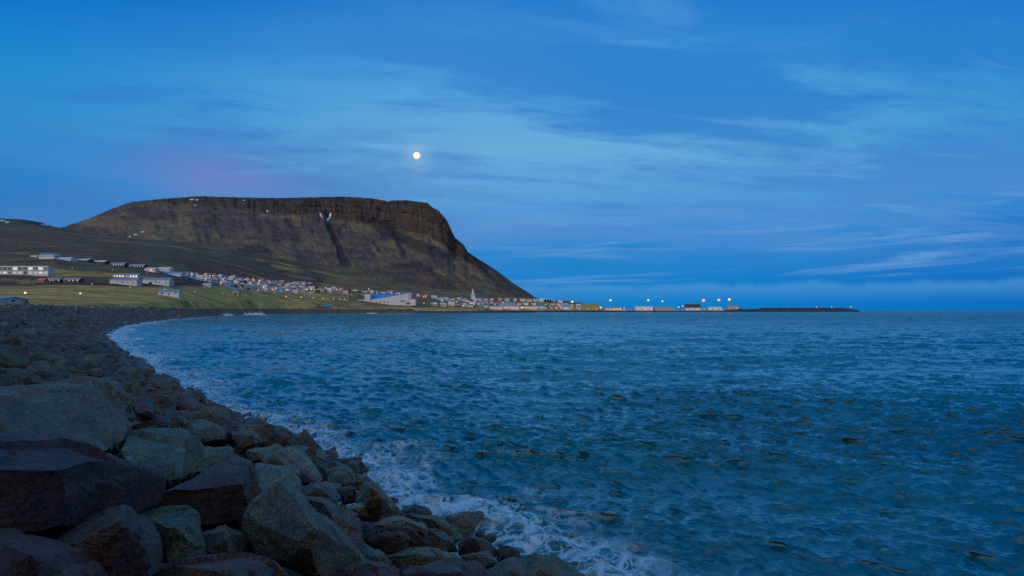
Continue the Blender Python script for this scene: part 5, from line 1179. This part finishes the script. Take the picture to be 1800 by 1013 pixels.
    for x, y0, y1, l in ((611, 517.5, 530, 'tall unlit pole on the slope left of the blue-roofed hall'), (1001.5, 523, 541, 'thin unlit radio mast at the inner harbour'), (938, 517, 526, 'thin mast standing on the mountain foot against the sky')):
        d = 2080.0 if x == 938 else (1870.0 if x > 1000 else depth_at(x, y1)); z0 = HC + (HZ - y1) / F * d; z1 = HC + (HZ - y0) / F * d
        root = empty('radio_mast', ((x - 900) / F * d, d, z0)); tag(root, l, 'mast'); H = z1 - z0
        MB().tube((0, 0, -6), (0, 0, H), .00028 * d, .00018 * d, 6).build('pole', WHITE if x == 611 else POLE, root); MB().box(-.9, .9, -.1, .1, H * .86, H * .86 + .25).box(-.6, .6, -.1, .1, H * .94, H * .94 + .2).build('crossarm', POLE, root)
build_lamps()

# ------------------------------------------------------------------ car, small trees, spray
def build_car():
    p, d = put(31, 537.2); root = empty('parked_car', p, math.radians(-12)); tag(root, 'small white car parked right of the edge warehouse', 'car')
    MB().prism([(-2.1, .35), (2.1, .35), (2.15, .85), (1.2, .98), (.6, 1.45), (-1.0, 1.45), (-1.7, .98), (-2.15, .9)], -.85, .85).build('body', WHITE, root)
    MB().prism([(-1.45, 1.0), (1.0, 1.0), (.55, 1.38), (-.95, 1.38)], -.87, .87).build('window', GLASS, root)
    for x in (-1.3, 1.3):
        for y in (-.8, .8): MB().tube((x, y - .1, .33), (x, y + .1, .33), .33, .33, 16).build('wheel', DKWALL, root)
build_car()
def build_trees():
    leaf = plain('leaf', (.045, .06, .035), .9, .1, .35, .8); bark = plain('bark', (.06, .045, .035), .9); r = random.Random(9)
    for px, py, h, l in ((46, 537, 1.6, 'low bush beside the white car at the left edge'), (415, 505, 4, 'dark tree above the concrete block by the sloping road'), (437, 511.5, 4.5, 'dark tree at the left end of the lowest upper-town street'), (499, 504.5, 4, 'dark tree between upper-town houses, left of the big blue roofs'),
                          (573, 514.5, 4, 'dark tree at the right end of the lowest upper-town street'), (632, 516, 4, 'dark tree left of the blue-roofed hall'), (771, 525.5, 5, 'round dark tree left of the church group'), (786, 541, 3.5, 'dark bush on the shore by the front houses'), (869, 533, 4.5, 'dark tree right of the church by the red roofs'), (900, 530, 4.5, 'dark tree between the back-row houses')):
        p, d = put(px, py); root = empty('tree', p); tag(root, l, 'tree')
        MB().tube((0, 0, -.5), (.1, 0, h * .5), .14, .07, 6).tube((.1, 0, h * .45), (h * .2, 0, h * .75), .06, .03, 5).tube((.1, 0, h * .4), (-h * .2, .1, h * .7), .06, .03, 5).build('trunk', bark, root)
        m = MB()
        for _ in range(420):
            a, b_, c_ = r.gauss(0, 1), r.gauss(0, 1), r.gauss(0, 1); q = math.sqrt(a * a + b_ * b_ + c_ * c_); k = r.uniform(.35, 1) * (1 + .25 * math.sin(3 * a + 2 * c_)); x, y, z = a / q * h * .42 * k, b_ / q * h * .42 * k, h * .62 + c_ / q * h * .36 * k
            s_ = r.uniform(.12, .26) * h / 4; u = Vector((r.gauss(0, 1), r.gauss(0, 1), r.gauss(0, 1))).normalized() * s_; w = u.orthogonal().normalized() * s_
            m.add([(x - u.x, y - u.y, z - u.z), (x + w.x, y + w.y, z + w.z), (x + u.x, y + u.y, z + u.z), (x - w.x, y - w.y, z - w.z)], [(0, 1, 2, 3)])
        m.build('crown', leaf, root)
build_trees()
def build_spray():
    foam = plain('spray_foam', (.78, .80, .84), .9, .1, .05); r = random.Random(31)
    for px, py, hh, ww, n, l in ((395, 555.6, 3.2, 9, 240, 'white burst of spray against the far rocks, left of the larger burst'), (447, 554.4, 4.0, 14, 360, 'largest white burst of spray where waves hit the far rocks'), (217, 572.5, 1.6, 2.4, 170, 'small burst of spray at the inner bend of the rocks'),
                              (186, 597, .5, 2.6, 120, 'splash of white water along the rocks below the inner bend'), (676, 838, .34, .9, 420, 'rounded surge of white water beside the tall olive-grey boulder'), (820, 905, .22, .9, 260, 'splash of white water behind the olive boulder'), (655, 551.5, 1.0, 12, 110, 'low line of spray on the rocks below the blue-roofed hall')):
        cx, cy = W(px, py); m = MB(); oct_ = [(1, 0, 0), (-1, 0, 0), (0, 1, 0), (0, -1, 0), (0, 0, 1), (0, 0, -1)]; fc = [(0, 2, 4), (2, 1, 4), (1, 3, 4), (3, 0, 4), (2, 0, 5), (1, 2, 5), (3, 1, 5), (0, 3, 5)]
        jets = [(r.gauss(0, .45), r.uniform(.35, 1)) for _ in range(7)]; dd = math.hypot(cx, cy)
        for _ in range(n):
            j = r.choice(jets); t = r.random() ** 1.6; x = (j[0] + r.gauss(0, .10 + .12 * t)) * ww; y = r.gauss(0, .12) * ww; z = t * j[1] * hh * r.uniform(.8, 1.1)
            s_ = (max(.010, dd * .00035)) * r.uniform(.5, 1.5) * (1.5 - t)
            m.add([(x + a * s_, y + b * s_, z + c * s_ * 1.2) for a, b, c in oct_], fc)
        o = m.build('spray', foam); o.location = (cx, cy, 0.0); tag(o, l, 'spray', kind='stuff')
build_spray()
